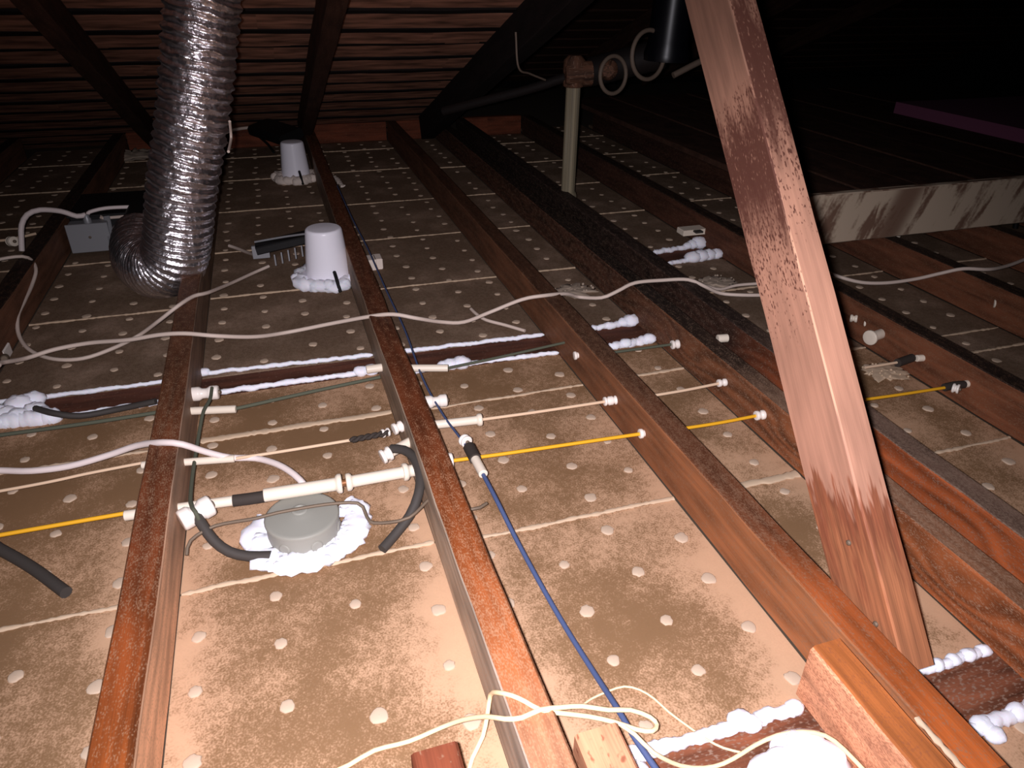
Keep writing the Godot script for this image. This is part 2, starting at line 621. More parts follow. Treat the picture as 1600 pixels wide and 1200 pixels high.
	M.wood_near = textured(plain_wood(81, Vector3(0.72, 0.33, 0.18), 0.3, Vector3(0.3, 0.09, 0.045), 0.12, 0.12, 1.7), 0.6)
	M.wood_lap = textured(joist_wood(101, [[0.3, Vector3(0.52, 0.16, 0.042)]], [[0.3, Vector3(0.86, 0.4, 0.22)]], plain_side, Vector3(0.3, 0.1, 0.05), [[0.3, 0.0]], [[0.3, 0.26]], [[0.3, 0.1]]), 0.6)
	M.wood_red = textured(plain_wood(82, Vector3(0.21, 0.052, 0.022), 0.5, Vector3(0.35, 0.2, 0.12), 0.0), 0.7)
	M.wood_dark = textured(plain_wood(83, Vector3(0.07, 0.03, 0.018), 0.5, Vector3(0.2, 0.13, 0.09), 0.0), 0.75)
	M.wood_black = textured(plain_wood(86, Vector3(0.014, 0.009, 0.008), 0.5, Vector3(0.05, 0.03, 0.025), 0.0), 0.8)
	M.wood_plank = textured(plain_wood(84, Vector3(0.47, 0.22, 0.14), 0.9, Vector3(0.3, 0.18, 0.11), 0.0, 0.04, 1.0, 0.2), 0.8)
	M.plate = textured(plain_wood(85, Vector3(0.13, 0.044, 0.024), 0.6, Vector3(0.3, 0.2, 0.15), 0.0), 0.8)
	M.near_plate = textured(plain_wood(87, Vector3(0.26, 0.085, 0.04), 0.8, Vector3(0.34, 0.22, 0.16), 0.28, 0.1, 0.9), 0.8)
	M.felt = flat(Color(0.09, 0.075, 0.07), 0.95)
	# the brace: pale fir with a dark red blotch above and a dark red foot
	var bg := noise(91, 3)
	var bb := noise(92, 3)
	var bs := noise(93, 2)
	M.brace = textured(picture(1600, 300, func(i: int, j: int):
		var s := 1.4 * i / 1600.0
		var v := float(j) / 300.0
		var vm := v * 0.268
		var grain := 0.5 + 0.16 * sin(vm * 420.0 + bb.get_noise_2d(s * 2.0, vm * 18.0) * 5.0) + 0.45 * bg.get_noise_2d(s * 7.0, vm * 520.0)
		var c := Vector3(0.52, 0.265, 0.175) * (0.84 + 0.3 * grain + 0.2 * bb.get_noise_2d(s * 6.0, vm * 25.0))
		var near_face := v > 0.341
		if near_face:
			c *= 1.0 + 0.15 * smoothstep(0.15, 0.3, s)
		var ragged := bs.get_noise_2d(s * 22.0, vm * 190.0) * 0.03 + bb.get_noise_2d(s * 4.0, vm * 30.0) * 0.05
		c *= 1.0 - (0.5 if not near_face else 0.25) * smoothstep(0.66, 0.86, s + ragged * 0.6)  # darker towards the top: flash falloff painted into the wood
		# the worn bright arris between the two faces
		c = c.lerp(Vector3(0.8, 0.46, 0.29), 0.8 * smoothstep(0.002, 0.001, absf(vm - 0.0905)) * smoothstep(0.27, 0.34, s + ragged) * smoothstep(0.64, 0.5, s))
		# the red foot
		var foot := smoothstep(0.222, 0.19, s + ragged)
		c = c.lerp(Vector3(0.25, 0.07, 0.03).lerp(Vector3(0.42, 0.155, 0.065), smoothstep(0.2, 0.06, s + 2.0 * ragged)) * (0.55 + 0.85 * grain), foot * 0.92)
		# the dark red blotch, higher on the near face than on the side
		var lo := 0.69 if near_face else 0.575
		var hi := 0.87 if near_face else 0.73
		var core := smoothstep(lo - 0.08, lo + 0.03, s + ragged * 0.8) * smoothstep(hi + 0.04, hi - 0.04, s + ragged)
		var sp := bs.get_noise_2d(s * 85.0, vm * 260.0) + 0.35 * bb.get_noise_2d(s * 14.0 + 5.0, vm * 50.0)
		var halo := smoothstep(lo - 0.2, lo, s) * smoothstep(hi + (0.16 if near_face else 0.03), hi, s)
		var k := maxf(core * smoothstep(-1.0, -0.35, sp), smoothstep(0.72 - 0.42 * halo, 0.92 - 0.42 * halo, sp + 0.15) * smoothstep(0.0, 0.15, halo))
		return c.lerp(Vector3(0.1, 0.03, 0.02), clampf(k * 0.92, 0.0, 1.0)) * (OLD + 0.06)
	), 0.6)
	# stained white plank of the raised ceiling
	var w1 := noise(95, 3)
	var w2 := noise(96, 2)
	M.white_plank = textured(picture(1024, 128, func(i: int, j: int):
		var x := i / 1024.0 * 1.6
		var y := j / 128.0 * 0.32
		var k := smoothstep(-0.1, 0.5, w1.get_noise_2d((x - y * 0.35) * 13.0, y * 4.0) + 0.3 * w2.get_noise_2d((x - y * 0.35) * 45.0, y * 12.0) + 0.15 * w2.get_noise_2d(x * 90.0, y * 90.0))
		k = maxf(k, exp(-pow((x - 0.02 - y * 0.35) / 0.05, 4.0)) * 0.95)
		return Vector3(0.6, 0.47, 0.34).lerp(Vector3(0.14, 0.055, 0.03), k * 0.85)
	), 0.9)
	M.white_plank.uv1_scale = Vector3(1, 5, 1)
	# wiring and fittings
	M.porcelain = flat(Color(0.9, 0.845, 0.77), 0.35)
	M.porcelain_bright = flat(Color(0.94, 0.9, 0.86), 0.3)
	M.yellow = flat(Color(0.9, 0.66, 0.13), 0.6)
	M.dusty_wire = flat(Color(0.86, 0.74, 0.62), 0.9)
	M.green_wire = flat(Color(0.33, 0.34, 0.28), 0.85)
	M.blue = flat(Color(0.28, 0.33, 0.47), 0.5)
	M.loom = flat(Color(0.25, 0.23, 0.215), 0.7)
	M.black = flat(Color(0.06, 0.055, 0.055), 0.6)
	M.tape = flat(Color(0.22, 0.19, 0.17), 0.8)
	M.rod = flat(Color(0.45, 0.39, 0.33), 0.6, 0.3)
	M.copper = flat(Color(0.5, 0.33, 0.2), 0.5, 0.4)
	M.cable = flat(Color(0.83, 0.755, 0.7), 0.5)
	M.cable_bright = flat(Color(0.9, 0.84, 0.82), 0.5)
	M.twine = flat(Color(0.93, 0.82, 0.65), 0.9)
	M.cap = flat(Color(0.97, 0.96, 0.99), 0.3)
	M.grey_box = flat(Color(0.56, 0.555, 0.52), 0.55)
	M.steel_box = flat(Color(0.6, 0.6, 0.61), 0.45, 0.35)
	M.housing = flat(Color(0.08, 0.075, 0.075), 0.6)
	var foil := flat(Color(0.95, 0.93, 0.94), 0.34, 1.0)
	var fn := FastNoiseLite.new()
	fn.seed = 77
	fn.noise_type = FastNoiseLite.TYPE_SIMPLEX_SMOOTH
	fn.frequency = 0.022
	fn.fractal_octaves = 3
	var crease := NoiseTexture2D.new()
	crease.width = 512
	crease.height = 512
	crease.seamless = true
	crease.as_normal_map = true
	crease.bump_strength = 7.0
	crease.noise = fn
	foil.normal_enabled = true
	foil.normal_texture = crease
	foil.normal_scale = 0.8
	foil.uv1_triplanar = true
	foil.uv1_scale = Vector3(5, 5, 5)
	M.foil = foil
	M.galv = textured(plain_wood(97, Vector3(0.34, 0.28, 0.18), 0.8, Vector3(0.5, 0.45, 0.35), 0.1), 0.5)
	M.rust = textured(plain_wood(98, Vector3(0.13, 0.055, 0.03), 1.2, Vector3(0.35, 0.22, 0.15), 0.15), 0.7)
	M.iron = flat(Color(0.12, 0.1, 0.095), 0.55)
	M.hub = flat(Color(0.42, 0.36, 0.31), 0.6)
	M.abs_pipe = flat(Color(0.035, 0.035, 0.055), 0.35)
	M.pink = flat(Color(0.48, 0.27, 0.37), 0.95)


# ------------------------------------------------------------------ shell
func slab_mesh(lo: Vector3, hi: Vector3) -> ArrayMesh:
	return box_mesh(lo, hi, 0.0)


func sloped(x0: float, x1: float, z0: float, z1: float, y_at0: float, rise: float, thick: float) -> ArrayMesh:
	var a := acc()
	var p := []
	for x in [x0, x1]:
		for z in [z0, z1]:
			for t in [0.0, thick]:
				p.append(Vector3(x, y_at0 + rise * z + t, z))
	var mid := Vector3.ZERO
	for q in p:
		mid += q / 8.0
	for f in [[0, 1, 3, 2], [4, 5, 7, 6], [0, 1, 5, 4], [2, 3, 7, 6], [0, 2, 6, 4], [1, 3, 7, 5]]:
		var pts := []
		var c := Vector3.ZERO
		for k in f:
			pts.append(p[k])
			c += p[k] / 4.0
		var n: Vector3 = (pts[1] - pts[0]).cross(pts[2] - pts[0]).normalized()
		if n.dot(c - mid) < 0.0:
			n = -n
		quad(a, pts, n, [Vector2(0, 0), Vector2(1, 0), Vector2(1, 1), Vector2(0, 1)])
	return done(a)


func make_shell() -> void:
	struct("wall_left", slab_mesh(Vector3(-3.3, -0.1, -5.5), Vector3(-3.2, 2.4, 1.7)), M.felt)
	struct("wall_right", slab_mesh(Vector3(5.2, -0.1, -5.5), Vector3(5.3, 3.0, 1.7)), M.felt)
	struct("wall_front", slab_mesh(Vector3(-3.3, -0.1, 1.6), Vector3(5.3, 3.0, 1.7)), M.felt)
	struct("wall_back", slab_mesh(Vector3(-3.3, -0.1, -5.5), Vector3(5.3, 0.6, -5.4)), M.felt)


# ------------------------------------------------------------------ the lath floor
const BAYS := [[-1.6, -1.068], [-1.022, -0.662], [-0.616, -0.2555], [-0.2095, 0.151], [0.1965, 0.5535], [0.5995, 0.795], [0.9475, 1.2555], [1.2985, 1.655], [1.7, 2.045], [2.09, 2.445], [2.49, 3.6]]


func make_floor() -> void:
	var floor_node := struct("floor", slab_mesh(Vector3(-3.2, -0.06, -5.4), Vector3(5.2, -0.013, 1.6)), M.slab)
	var common := [-0.82, -1.2, -1.368, -1.452, -1.84, -2.245, -2.655, -3.1, -3.535, -3.86]
	var btn := []
	for k in 8:
		btn.append(button_mesh(k))
	var spots := []
	var offs := [-0.7, -0.72, -0.738, -0.736, -0.676, -0.721, -0.82, -0.81, -0.75, -0.77, -0.73]
	var firsts := [-1.4, -0.99, -0.594, -0.178, 0.218, 0.64, 0.99, 1.4, 1.74, 2.13, 2.53]
	for b in BAYS.size():
		var x0: float = BAYS[b][0]
		var x1: float = BAYS[b][1]
		var cuts := [-0.45, -0.82, -1.2, -1.368, -1.452, -1.84, -2.245, -2.655, -3.1, -3.535, -3.86]
		if b == 3:
			cuts = [0.1, -0.41, -0.82, -1.205, -1.368, -1.45, -1.885, -2.24, -2.665, -3.1, -3.5, -3.86]
		elif b <= 2:
			cuts = [0.1, -0.42, -0.822, -1.2, -1.366, -1.455, -1.84, -2.245, -2.655, -3.1, -3.54, -3.86]
		elif b == 4:
			cuts = [0.1, -0.33, -0.413, -0.808, -1.196, -1.345, -1.44, -1.83, -2.235, -2.645, -3.13, -3.53, -3.86]
		elif b == 5:
			cuts = [0.1, -0.33, -0.41, -0.803, -1.2, -1.335, -1.44, -1.835, -2.24, -2.65, -3.1, -3.86]
		elif b == 6:
			cuts = [0.1, -0.33, -0.41, -0.783, -1.17, -1.56, -1.79, -1.885, -2.3, -2.7, -3.1, -3.5, -3.86]
		elif b >= 7:
			cuts = [0.1, -0.35, -0.75, -1.077, -1.166, -1.56, -1.96, -2.36, -2.76, -3.16, -3.56, -3.86]
		for k in cuts.size() - 1:
			var z1: float = cuts[k]
			var z0: float = cuts[k + 1]
			var is_plate: bool = z1 - z0 < 0.12 and not (b >= 7)
			if is_plate:
				continue
			var panel := acc()
			var top := rng.randf_range(-0.0012, 0.0)
			var tip := rng.randf_range(-0.0008, 0.0008)
			var p := [Vector3(x0, top, z0 + 0.002), Vector3(x1, top + tip, z0 + 0.002), Vector3(x1, top, z1 - 0.002), Vector3(x0, top, z1 - 0.002)]
			if k > 0 or true:
				var fine: bool = b >= 2 and b <= 6 and z0 > -1.38
				quad(panel, p, Vector3.UP, p.map(func(q): return Vector2((q.x + 0.75) / 2.1, (q.z + 1.4) / 1.2) if fine else Vector2(q.x, q.z) / 0.64))
				for e in 4:
					var q0: Vector3 = p[e]
					var q1: Vector3 = p[(e + 1) % 4]
					var dn := Vector3(0, -0.012, 0)
					quad(panel, [q0, q1, q1 + dn, q0 + dn], (q1 - q0).cross(Vector3.UP).normalized() * -1.0, [Vector2(0, 0), Vector2(1, 0), Vector2(1, 0.02), Vector2(0, 0.02)])
				for q in panel.v:
					panel.t2.append(Vector2((q.x + 1.6) / 5.2, (q.z + 4.0) / 4.2))
			var node := put("lath_panel", done(panel), M.lath if b >= 2 and b <= 6 and z0 > -1.38 else M.far_lath, floor_node)
			# buttons of plaster squeezed up through the holes of the lath
			var col := 0
			var x: float = firsts[b]
			while x < x1 - 0.012:
				if x > x0 + 0.012:
					var zz: float = offs[b] + 0.0465 * (col % 2) + (0.0 if col % 4 < 2 else 0.002) + 0.9
					while zz > z0:
						if zz < z1 - 0.014 and zz > z0 + 0.014 and zz < -0.2:
							var at := Vector3(x + rng.randf_range(-0.006, 0.006), 0.0, zz + rng.randf_range(-0.005, 0.005))
							if rng.randf() > 0.05 and clear_of_things(at):
								spots.append([at, node, rng.randi() % 8, rng.randf_range(0.8, 1.12), rng.randf() * TAU])
						zz -= 0.09
				col += 1
				x += 0.1
			# the ridge of plaster along the far edge of the panel
			if k + 1 < cuts.size() - 1 and not near_plate(cuts, k + 1, b):
				put("plaster_ridge", ridge_mesh(x0 + 0.002, x1 - 0.002, z0, 0.0042 + 0.0016 * rng.randf() + (0.004 if (z0 < -1.15 and z0 > -1.25 and (b == 3)) or (b == 5 and k < 3) else 0.0), b * 20 + k), M.plaster, floor_node)
	var eye := Vector3(0, 0.7613, 0)
	spots.sort_custom(func(p, q): return p[0].distance_squared_to(eye) + (0.0 if in_view(p[0]) else 100.0) < q[0].distance_squared_to(eye) + (0.0 if in_view(q[0]) else 100.0))
	var rest := []
	for k in spots.size():
		var s: Array = spots[k]
		if k < 290:
			var o := put("plaster_button", btn[s[2]], M.button, s[1])
			o.position = s[0]
			o.rotation.y = s[4]
			o.scale = Vector3(s[3], 1.0, s[3])
		else:
			rest.append(s)
	var mm := MultiMesh.new()
	mm.transform_format = MultiMesh.TRANSFORM_3D
	mm.mesh = btn[1]
	mm.instance_count = rest.size()
	for k in rest.size():
		mm.set_instance_transform(k, Transform3D(Basis(Vector3.UP, rest[k][4]).scaled(Vector3(rest[k][3], 1.0, rest[k][3])), rest[k][0]))
	var mi := MultiMeshInstance3D.new()
	mi.name = "plaster_buttons"
	mi.multimesh = mm
	mi.material_override = M.button
	mi.set_meta("kind", "stuff")
	floor_node.add_child(mi, true)


func in_view(p: Vector3) -> bool:
	var cam: Camera3D = get_node("camera")
	var q := cam.transform.affine_inverse() * p
	return q.z < -0.1 and absf(q.x / -q.z) < 0.73 and absf(q.y / -q.z) < 0.55


func near_plate(cuts: Array, k: int, b: int) -> bool:
	if b >= 7:
		return false
	return absf(cuts[k] - cuts[k - 1]) < 0.12 or absf(cuts[k + 1] - cuts[k]) < 0.12


func clear_of_things(p: Vector3) -> bool:
	for c in [[-0.037, -0.89, 0.085], [0.1, -1.95, 0.085], [0.08, -3.09, 0.085], [-0.34, -2.0, 0.06]]:
		if Vector2(p.x - c[0], p.z - c[1]).length() < c[2]:
			return false
	if p.x > -0.66 and p.x < -0.38 and p.z < -2.28 and p.z > -2.62:
		return false
	return not (p.x > 1.62 and p.z < -1.78)


func button_mesh(salt: int) -> ArrayMesh:
	var nz := noise(500 + salt, 2)
	var a := acc()
	var rs := []
	for p in [Vector2(1.04, -0.001), Vector2(1.0, 0.0006), Vector2(0.88, 0.0013), Vector2(0.5, 0.0018), Vector2(0.02, 0.0019)]:
		var ring := PackedVector3Array()
		for c in 14:
			var th := TAU * c / 14
			var r: float = 0.0094 * p.x * (1.0 + 0.22 * nz.get_noise_2d(cos(th) * 1.1 + salt * 3.0, sin(th) * 1.1))
			ring.append(Vector3(cos(th) * r, p.y, sin(th) * r))
		rs.append(ring)
	rings(a, rs, false, false)
	return done(a)


func ridge_mesh(x0: float, x1: float, z: float, half: float, salt: int) -> ArrayMesh:
	var nz := noise(700 + salt, 3)
	var a := acc()
	var rs := []
	var n := maxi(8, int((x1 - x0) / 0.0055))
	for i in n + 1:
		var x := lerpf(x0, x1, float(i) / n)
		var r := half * maxf(0.35, 0.8 + 0.55 * nz.get_noise_1d(x * 110.0) + 0.45 * nz.get_noise_1d(x * 12.0 + 9.0))
		var zc := z + 0.003 * nz.get_noise_1d(x * 9.0 + 40.0)
		var ring := PackedVector3Array()
		for c in 8:
			var th := TAU * c / 8
			ring.append(Vector3(x, 0.0005 + sin(th) * minf(r, 0.005) * 0.55, zc + cos(th) * r))
		rs.append(ring)
	rings(a, rs)
	return done(a)


# ------------------------------------------------------------------ timbers
func joist(x: float, z_near: float, z_far: float, mat: Material, label: String, salt: int, w := JOIST_W, h := JOIST_H, y := 0.0) -> void:
	var o := put("ceiling_joist", timber(Vector3(x, y, z_near), Vector3(x, y, z_far), w, h, Vector3.UP, true, salt), mat)
	tag(o, label, "joist", "ceiling joists of the attic")


func make_timbers() -> void:
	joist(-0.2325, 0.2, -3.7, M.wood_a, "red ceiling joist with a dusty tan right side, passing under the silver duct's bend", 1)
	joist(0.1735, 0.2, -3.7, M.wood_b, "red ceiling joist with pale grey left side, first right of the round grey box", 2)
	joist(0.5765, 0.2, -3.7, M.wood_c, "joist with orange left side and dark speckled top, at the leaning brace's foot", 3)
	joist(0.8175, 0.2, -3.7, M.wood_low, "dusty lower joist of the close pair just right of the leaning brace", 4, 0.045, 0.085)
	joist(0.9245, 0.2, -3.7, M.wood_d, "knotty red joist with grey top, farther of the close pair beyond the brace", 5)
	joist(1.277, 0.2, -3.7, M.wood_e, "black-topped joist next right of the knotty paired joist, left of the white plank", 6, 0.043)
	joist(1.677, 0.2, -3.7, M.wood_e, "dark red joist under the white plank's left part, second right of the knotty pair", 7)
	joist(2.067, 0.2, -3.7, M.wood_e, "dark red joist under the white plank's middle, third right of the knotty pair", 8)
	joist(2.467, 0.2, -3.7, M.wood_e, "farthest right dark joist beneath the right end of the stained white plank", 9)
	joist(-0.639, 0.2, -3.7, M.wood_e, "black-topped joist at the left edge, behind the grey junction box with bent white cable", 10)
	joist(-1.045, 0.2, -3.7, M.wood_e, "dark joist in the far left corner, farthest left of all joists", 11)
	# joists of the nearer room that lap over the near wall plate
	var near := [[0.0675, -0.434, "dark red joist end with square top at the bottom edge, left of the twine loop"], [0.228, -0.405, "pale orange lapped joist end at the bottom edge, between the twine loop and blue cable"]]
	for n in near:
		tag(put("lapped_joist", timber(Vector3(n[0], 0.0, 0.2), Vector3(n[0], 0.0, n[1]), 0.047, JOIST_H, Vector3.UP, false, int(n[0] * 100.0)), M.wood_near if n[0] > 0.1 else M.wood_red), n[2], "joist")
	tag(put("lapped_joist", timber(Vector3(0.530, 0.0, 0.3), Vector3(0.530, 0.0, -0.428), 0.044, JOIST_H - 0.004, Vector3.UP, true, 3, 0.005), M.wood_lap), "pale orange lapped joist at bottom right, hard against the braced joist's left", "joist")
	tag(put("paint_streak", ribbon_mesh([Vector3(0.5535, 0.0915, -0.318), Vector3(0.5528, 0.092, -0.29), Vector3(0.5535, 0.092, -0.25), Vector3(0.5535, 0.092, -0.2)], 0.0045), M.plaster), "white plaster streak in the gap between two orange joists at bottom right", "plaster")
	# the leaning brace, nailed to the joist's right side
	var d := Vector3(0, 0.632, -0.539).normalized()
	var up := Vector3(0, 0.539, 0.632).normalized()
	var foot := Vector3(0.6245, 0.089, -0.515) - d * 0.105
	tag(put("brace", timber(foot, foot + d * 1.75, 0.0435, 0.0915, up, false, 0, 0.002, 0.0008, 1.0 / 1.4), M.brace), "pale leaning wooden brace with dark red blotches, crossing the whole right side", "brace")
	# wall plates seen between the joists
	tag(put("wall_plate", timber(Vector3(-1.6, -0.022, -1.41), Vector3(0.80, -0.022, -1.388), 0.11, 0.02, Vector3.UP, false, 5), M.plate), "dark wall plate crossing the bays between two white foam beads, mid-floor", "wall plate")
	tag(put("wall_plate", timber(Vector3(0.94, -0.022, -1.838), Vector3(1.27, -0.022, -1.838), 0.11, 0.02, Vector3.UP, false, 6), M.plate), "short dark wall plate between foam beads left of the brace, beyond the white cable", "wall plate")
	tag(put("wall_plate", timber(Vector3(0.19, -0.016, -0.37), Vector3(1.27, -0.016, -0.37), 0.1, 0.015, Vector3.UP, false, 7), M.near_plate), "dusty red wall plate at bottom right under the yellow twine and foam blob", "wall plate")
	# the white plank of the raised ceiling, and the dusty boards on top of it
	var wp := thing("curb", "stained whitish plank standing across the joists at right, edge of a raised ceiling", "plank", Vector3(1.9, 0.094, -1.6))
	put("face_board", box_mesh(Vector3(1.34, 0.0935, -1.61), Vector3(3.0, 0.236, -1.585), 0.003, 1.6), M.white_plank, wp)
	for n in 8:
		var x := 1.34 + 0.207 * n
		put("top_board", box_mesh(Vector3(x, 0.214, -3.3), Vector3(x + 0.2, 0.233 + 0.002 * (n % 2), -1.612), 0.002, 0.6), M.wood_dark, wp)
	# far end blocking between the joists
	var k := 0
	for b in [[-0.616, -0.2555], [-0.2095, 0.06], [0.1965, 0.5535], [0.5995, 0.795], [0.9475, 1.2555]]:
		tag(put("blocking", timber(Vector3(b[0] + 0.003, 0, -3.73), Vector3(b[1] - 0.003, 0, -3.735), 0.04, 0.09, Vector3.UP, false, 20 + k), M.wood_red),
			["red blocking board at the far eave behind the silver duct, left end", "red blocking board at the far eave behind the farther white cover", "lit red blocking board at the far eave, right of the middle rafter's foot", "short blocking board at the far eave under the right-hand rafter", "dark blocking board at the far eave behind the rusty vertical pipe"][k], "blocking")
		k += 1


func ribbon_mesh(pts: Array, r: float) -> ArrayMesh:
	var nz := noise(801, 2)
	var a := acc()
	sweep(a, smooth_path(pts, 0.006), func(s: float, th: float, i: int): return r * (0.8 + 0.6 * nz.get_noise_2d(s * 120.0, th)), 8, true, Vector2(1.0, 0.5))
	return done(a)


# ------------------------------------------------------------------ roof
func make_roof() -> void:
	var deck := struct("ceiling", sloped(-3.2, 0.86, -4.1, 1.65, 1.53, 0.38, 0.04), M.felt)
	var z := -3.95
	var k := 0
	while z < 1.5:
		var width := 0.128 + 0.007 * sin(k * 2.3)
		var a := Vector3(-3.19, 0, z)
		var up := Vector3(0, 1, -0.38).normalized()
		var drop := -0.001 * (k % 3)
		a.y = 1.504 + 0.38 * z + drop
		var b := Vector3(0.85, 1.504 + 0.38 * (z + 0.012 * sin(k * 1.7)) + drop, z + 0.012 * sin(k * 1.7))
		put("roof_plank", timber(a, b, width, 0.018, up, false, 40 + (k * 7) % 11, 0.0008, 0.002, 1.0, 0.003), M.wood_plank, deck)
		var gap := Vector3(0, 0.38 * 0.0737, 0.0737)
		put("gap_shade_strip", timber(a + gap - up * 0.0015, b + gap - up * 0.0015, 0.157 - width, 0.016, up, false, 3, 0.0005, 0.003), M.wood_black, deck)  # dark strip flush in each plank gap, standing in for its shade
		z += 0.1475
		k += 1
	var added_roof := struct("ceiling", sloped(0.86, 5.2, -5.45, 1.65, 2.02, 0.38, 0.04), M.felt)  # second roof added higher and farther so the upper right stays dark
	z = -5.0
	k = 0
	while z < 0.0:
		var up := Vector3(0, 1, -0.38).normalized()
		put("roof_plank", timber(Vector3(0.87, 1.996 + 0.38 * z, z), Vector3(5.19, 1.996 + 0.38 * z, z), 0.13, 0.018, up, false, 60 + k % 5, 0.0008, 0.002, 1.0, 0.003), M.wood_dark, added_roof)  # darker wood than the main roof, gloom put into the colour
		z += 0.1475
		k += 1
	# the cheek that closes the step between the two roofs
	var a := acc()
	for x in [0.855, 0.875]:
		quad(a, [Vector3(x, 1.53 - 0.38 * 5.4, -5.4), Vector3(x, 2.02 - 0.38 * 5.4, -5.4), Vector3(x, 2.02 + 0.38 * 1.6, 1.6), Vector3(x, 1.53 + 0.38 * 1.6, 1.6)], Vector3(1 if x > 0.86 else -1, 0, 0), [Vector2(0, 0), Vector2(0, 1), Vector2(1, 1), Vector2(1, 0)])
	struct("wall_cheek", done(a), M.felt)
	# rafters, from their feet beside the joists upward over the camera
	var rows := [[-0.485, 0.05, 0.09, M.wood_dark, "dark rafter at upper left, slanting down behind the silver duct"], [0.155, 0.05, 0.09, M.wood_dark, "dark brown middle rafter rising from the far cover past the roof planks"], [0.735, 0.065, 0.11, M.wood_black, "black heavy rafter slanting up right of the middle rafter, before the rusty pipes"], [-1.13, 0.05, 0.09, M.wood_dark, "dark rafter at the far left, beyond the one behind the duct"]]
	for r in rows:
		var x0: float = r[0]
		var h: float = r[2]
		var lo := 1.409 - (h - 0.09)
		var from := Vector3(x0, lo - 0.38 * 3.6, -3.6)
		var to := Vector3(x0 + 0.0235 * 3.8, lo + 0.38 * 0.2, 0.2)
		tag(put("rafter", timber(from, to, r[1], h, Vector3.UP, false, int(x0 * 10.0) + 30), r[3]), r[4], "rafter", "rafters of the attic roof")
	# rafters of the added farther roof
	for i in 4:
		var x := 1.35 + 0.61 * i
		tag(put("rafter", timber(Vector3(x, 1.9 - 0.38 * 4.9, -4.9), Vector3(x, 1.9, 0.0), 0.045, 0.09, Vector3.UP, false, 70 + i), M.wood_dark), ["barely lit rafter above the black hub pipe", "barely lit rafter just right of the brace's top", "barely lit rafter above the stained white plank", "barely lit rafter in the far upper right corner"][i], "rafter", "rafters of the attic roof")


# ------------------------------------------------------------------ duct and bath fan
func make_duct_and_fan() -> void:
	var duct := thing("flexible_duct", "silver crinkled flexible duct hanging down and curling onto the lath at left", "duct", Vector3(-0.25, 0, -1.85))
	var path := smooth_path([Vector3(-0.388, 0.085, -2.18), Vector3(-0.38, 0.085, -2.08), Vector3(-0.362, 0.084, -1.99), Vector3(-0.325, 0.086, -1.915), Vector3(-0.275, 0.115, -1.87), Vector3(-0.245, 0.19, -1.855), Vector3(-0.214, 0.3, -1.85), Vector3(-0.165, 0.44, -1.85), Vector3(-0.128, 0.565, -1.85), Vector3(-0.094, 0.69, -1.85), Vector3(-0.055, 0.83, -1.85), Vector3(-0.035, 0.9, -1.85)], 0.0024)
	var nz := noise(901, 2)
	var phase := [0.0]
	var last := [0.0]
	var a := acc()
	var here := [0]
	sweep(a, path, func(s: float, th: float, i: int):
		if i != here[0]:
			here[0] = i
			var pitch := lerpf(0.0105, 0.0235, smoothstep(0.25, 0.6, s))
			phase[0] += TAU * (s - last[0]) / pitch
			last[0] = s
		var rough := smoothstep(0.2, 0.75, s)
		var p := Vector3(cos(th) * 0.08, sin(th) * 0.08, s)
		var crinkle := nz.get_noise_3dv(p * 55.0) * 0.0032 + nz.get_noise_3dv(p * 150.0 + Vector3(7, 0, 0)) * 0.0022
		return lerpf(0.069, 0.0755, smoothstep(0.1, 0.4, s)) + 0.0035 * sin(phase[0] + 1.2 * rough * nz.get_noise_3dv(p * 20.0)) * lerpf(0.8, 1.0, rough) + crinkle * lerpf(0.3, 1.0, rough)
	, 64, false)
	put("foil_hose", done(a), M.foil, duct)
	var fan := thing("bath_fan", "dark bathroom fan housing on the lath behind the duct's lower end", "fan", Vector3(-0.5, 0, -2.45))
	put("housing", box_mesh(Vector3(-0.6, 0.0, -2.6), Vector3(-0.265, 0.105, -2.375), 0.004), M.housing, fan)
	put("flange", box_mesh(Vector3(-0.605, 0.1, -2.62), Vector3(-0.258, 0.106, -2.372), 0.001), M.housing, fan)
	var collar := acc()
	lathe(collar, Vector3(-0.388, 0.085, -2.185), Vector3(0, 0, -1), [Vector2(0.06, 0.0), Vector2(0.06, 0.19)], 24)
	put("outlet_collar", done(collar), M.housing, fan)
	put("hanger_strap", timber(Vector3(-0.487, 0.03, -2.30), Vector3(-0.497, 0.1, -2.365), 0.018, 0.003, Vector3(0, 0.6, 0.7)), M.steel_box, fan)
	var jb := thing("junction_box", "small grey steel junction box left of the duct, white cables entering its top", "box", Vector3(-0.54, 0, -2.33))
	var b := acc()
	box(b, Vector3(-0.600, 0.012, -2.372), Vector3(-0.494, 0.092, -2.325), 0.003)
	put("body", done(b), M.steel_box, jb)
	put("cover", box_mesh(Vector3(-0.603, 0.01, -2.325), Vector3(-0.491, 0.095, -2.320), 0.0015), M.steel_box, jb)
	var sc := acc()
	lathe(sc, Vector3(-0.545, 0.055, -2.321), Vector3(0, 0, 1), [Vector2(0.004, 0.0), Vector2(0.004, 0.002), Vector2(0.002, 0.003)], 10)
	put("screw", done(sc), M.rod, jb)
	var cl := acc()
	lathe(cl, Vector3(-0.545, 0.092, -2.345), Vector3(0, 1, 0), [Vector2(0.011, 0.0), Vector2(0.011, 0.012), Vector2(0.008, 0.014), Vector2(0.008, 0.024)], 12)
	put("cable_clamp", done(cl), M.steel_box, jb)


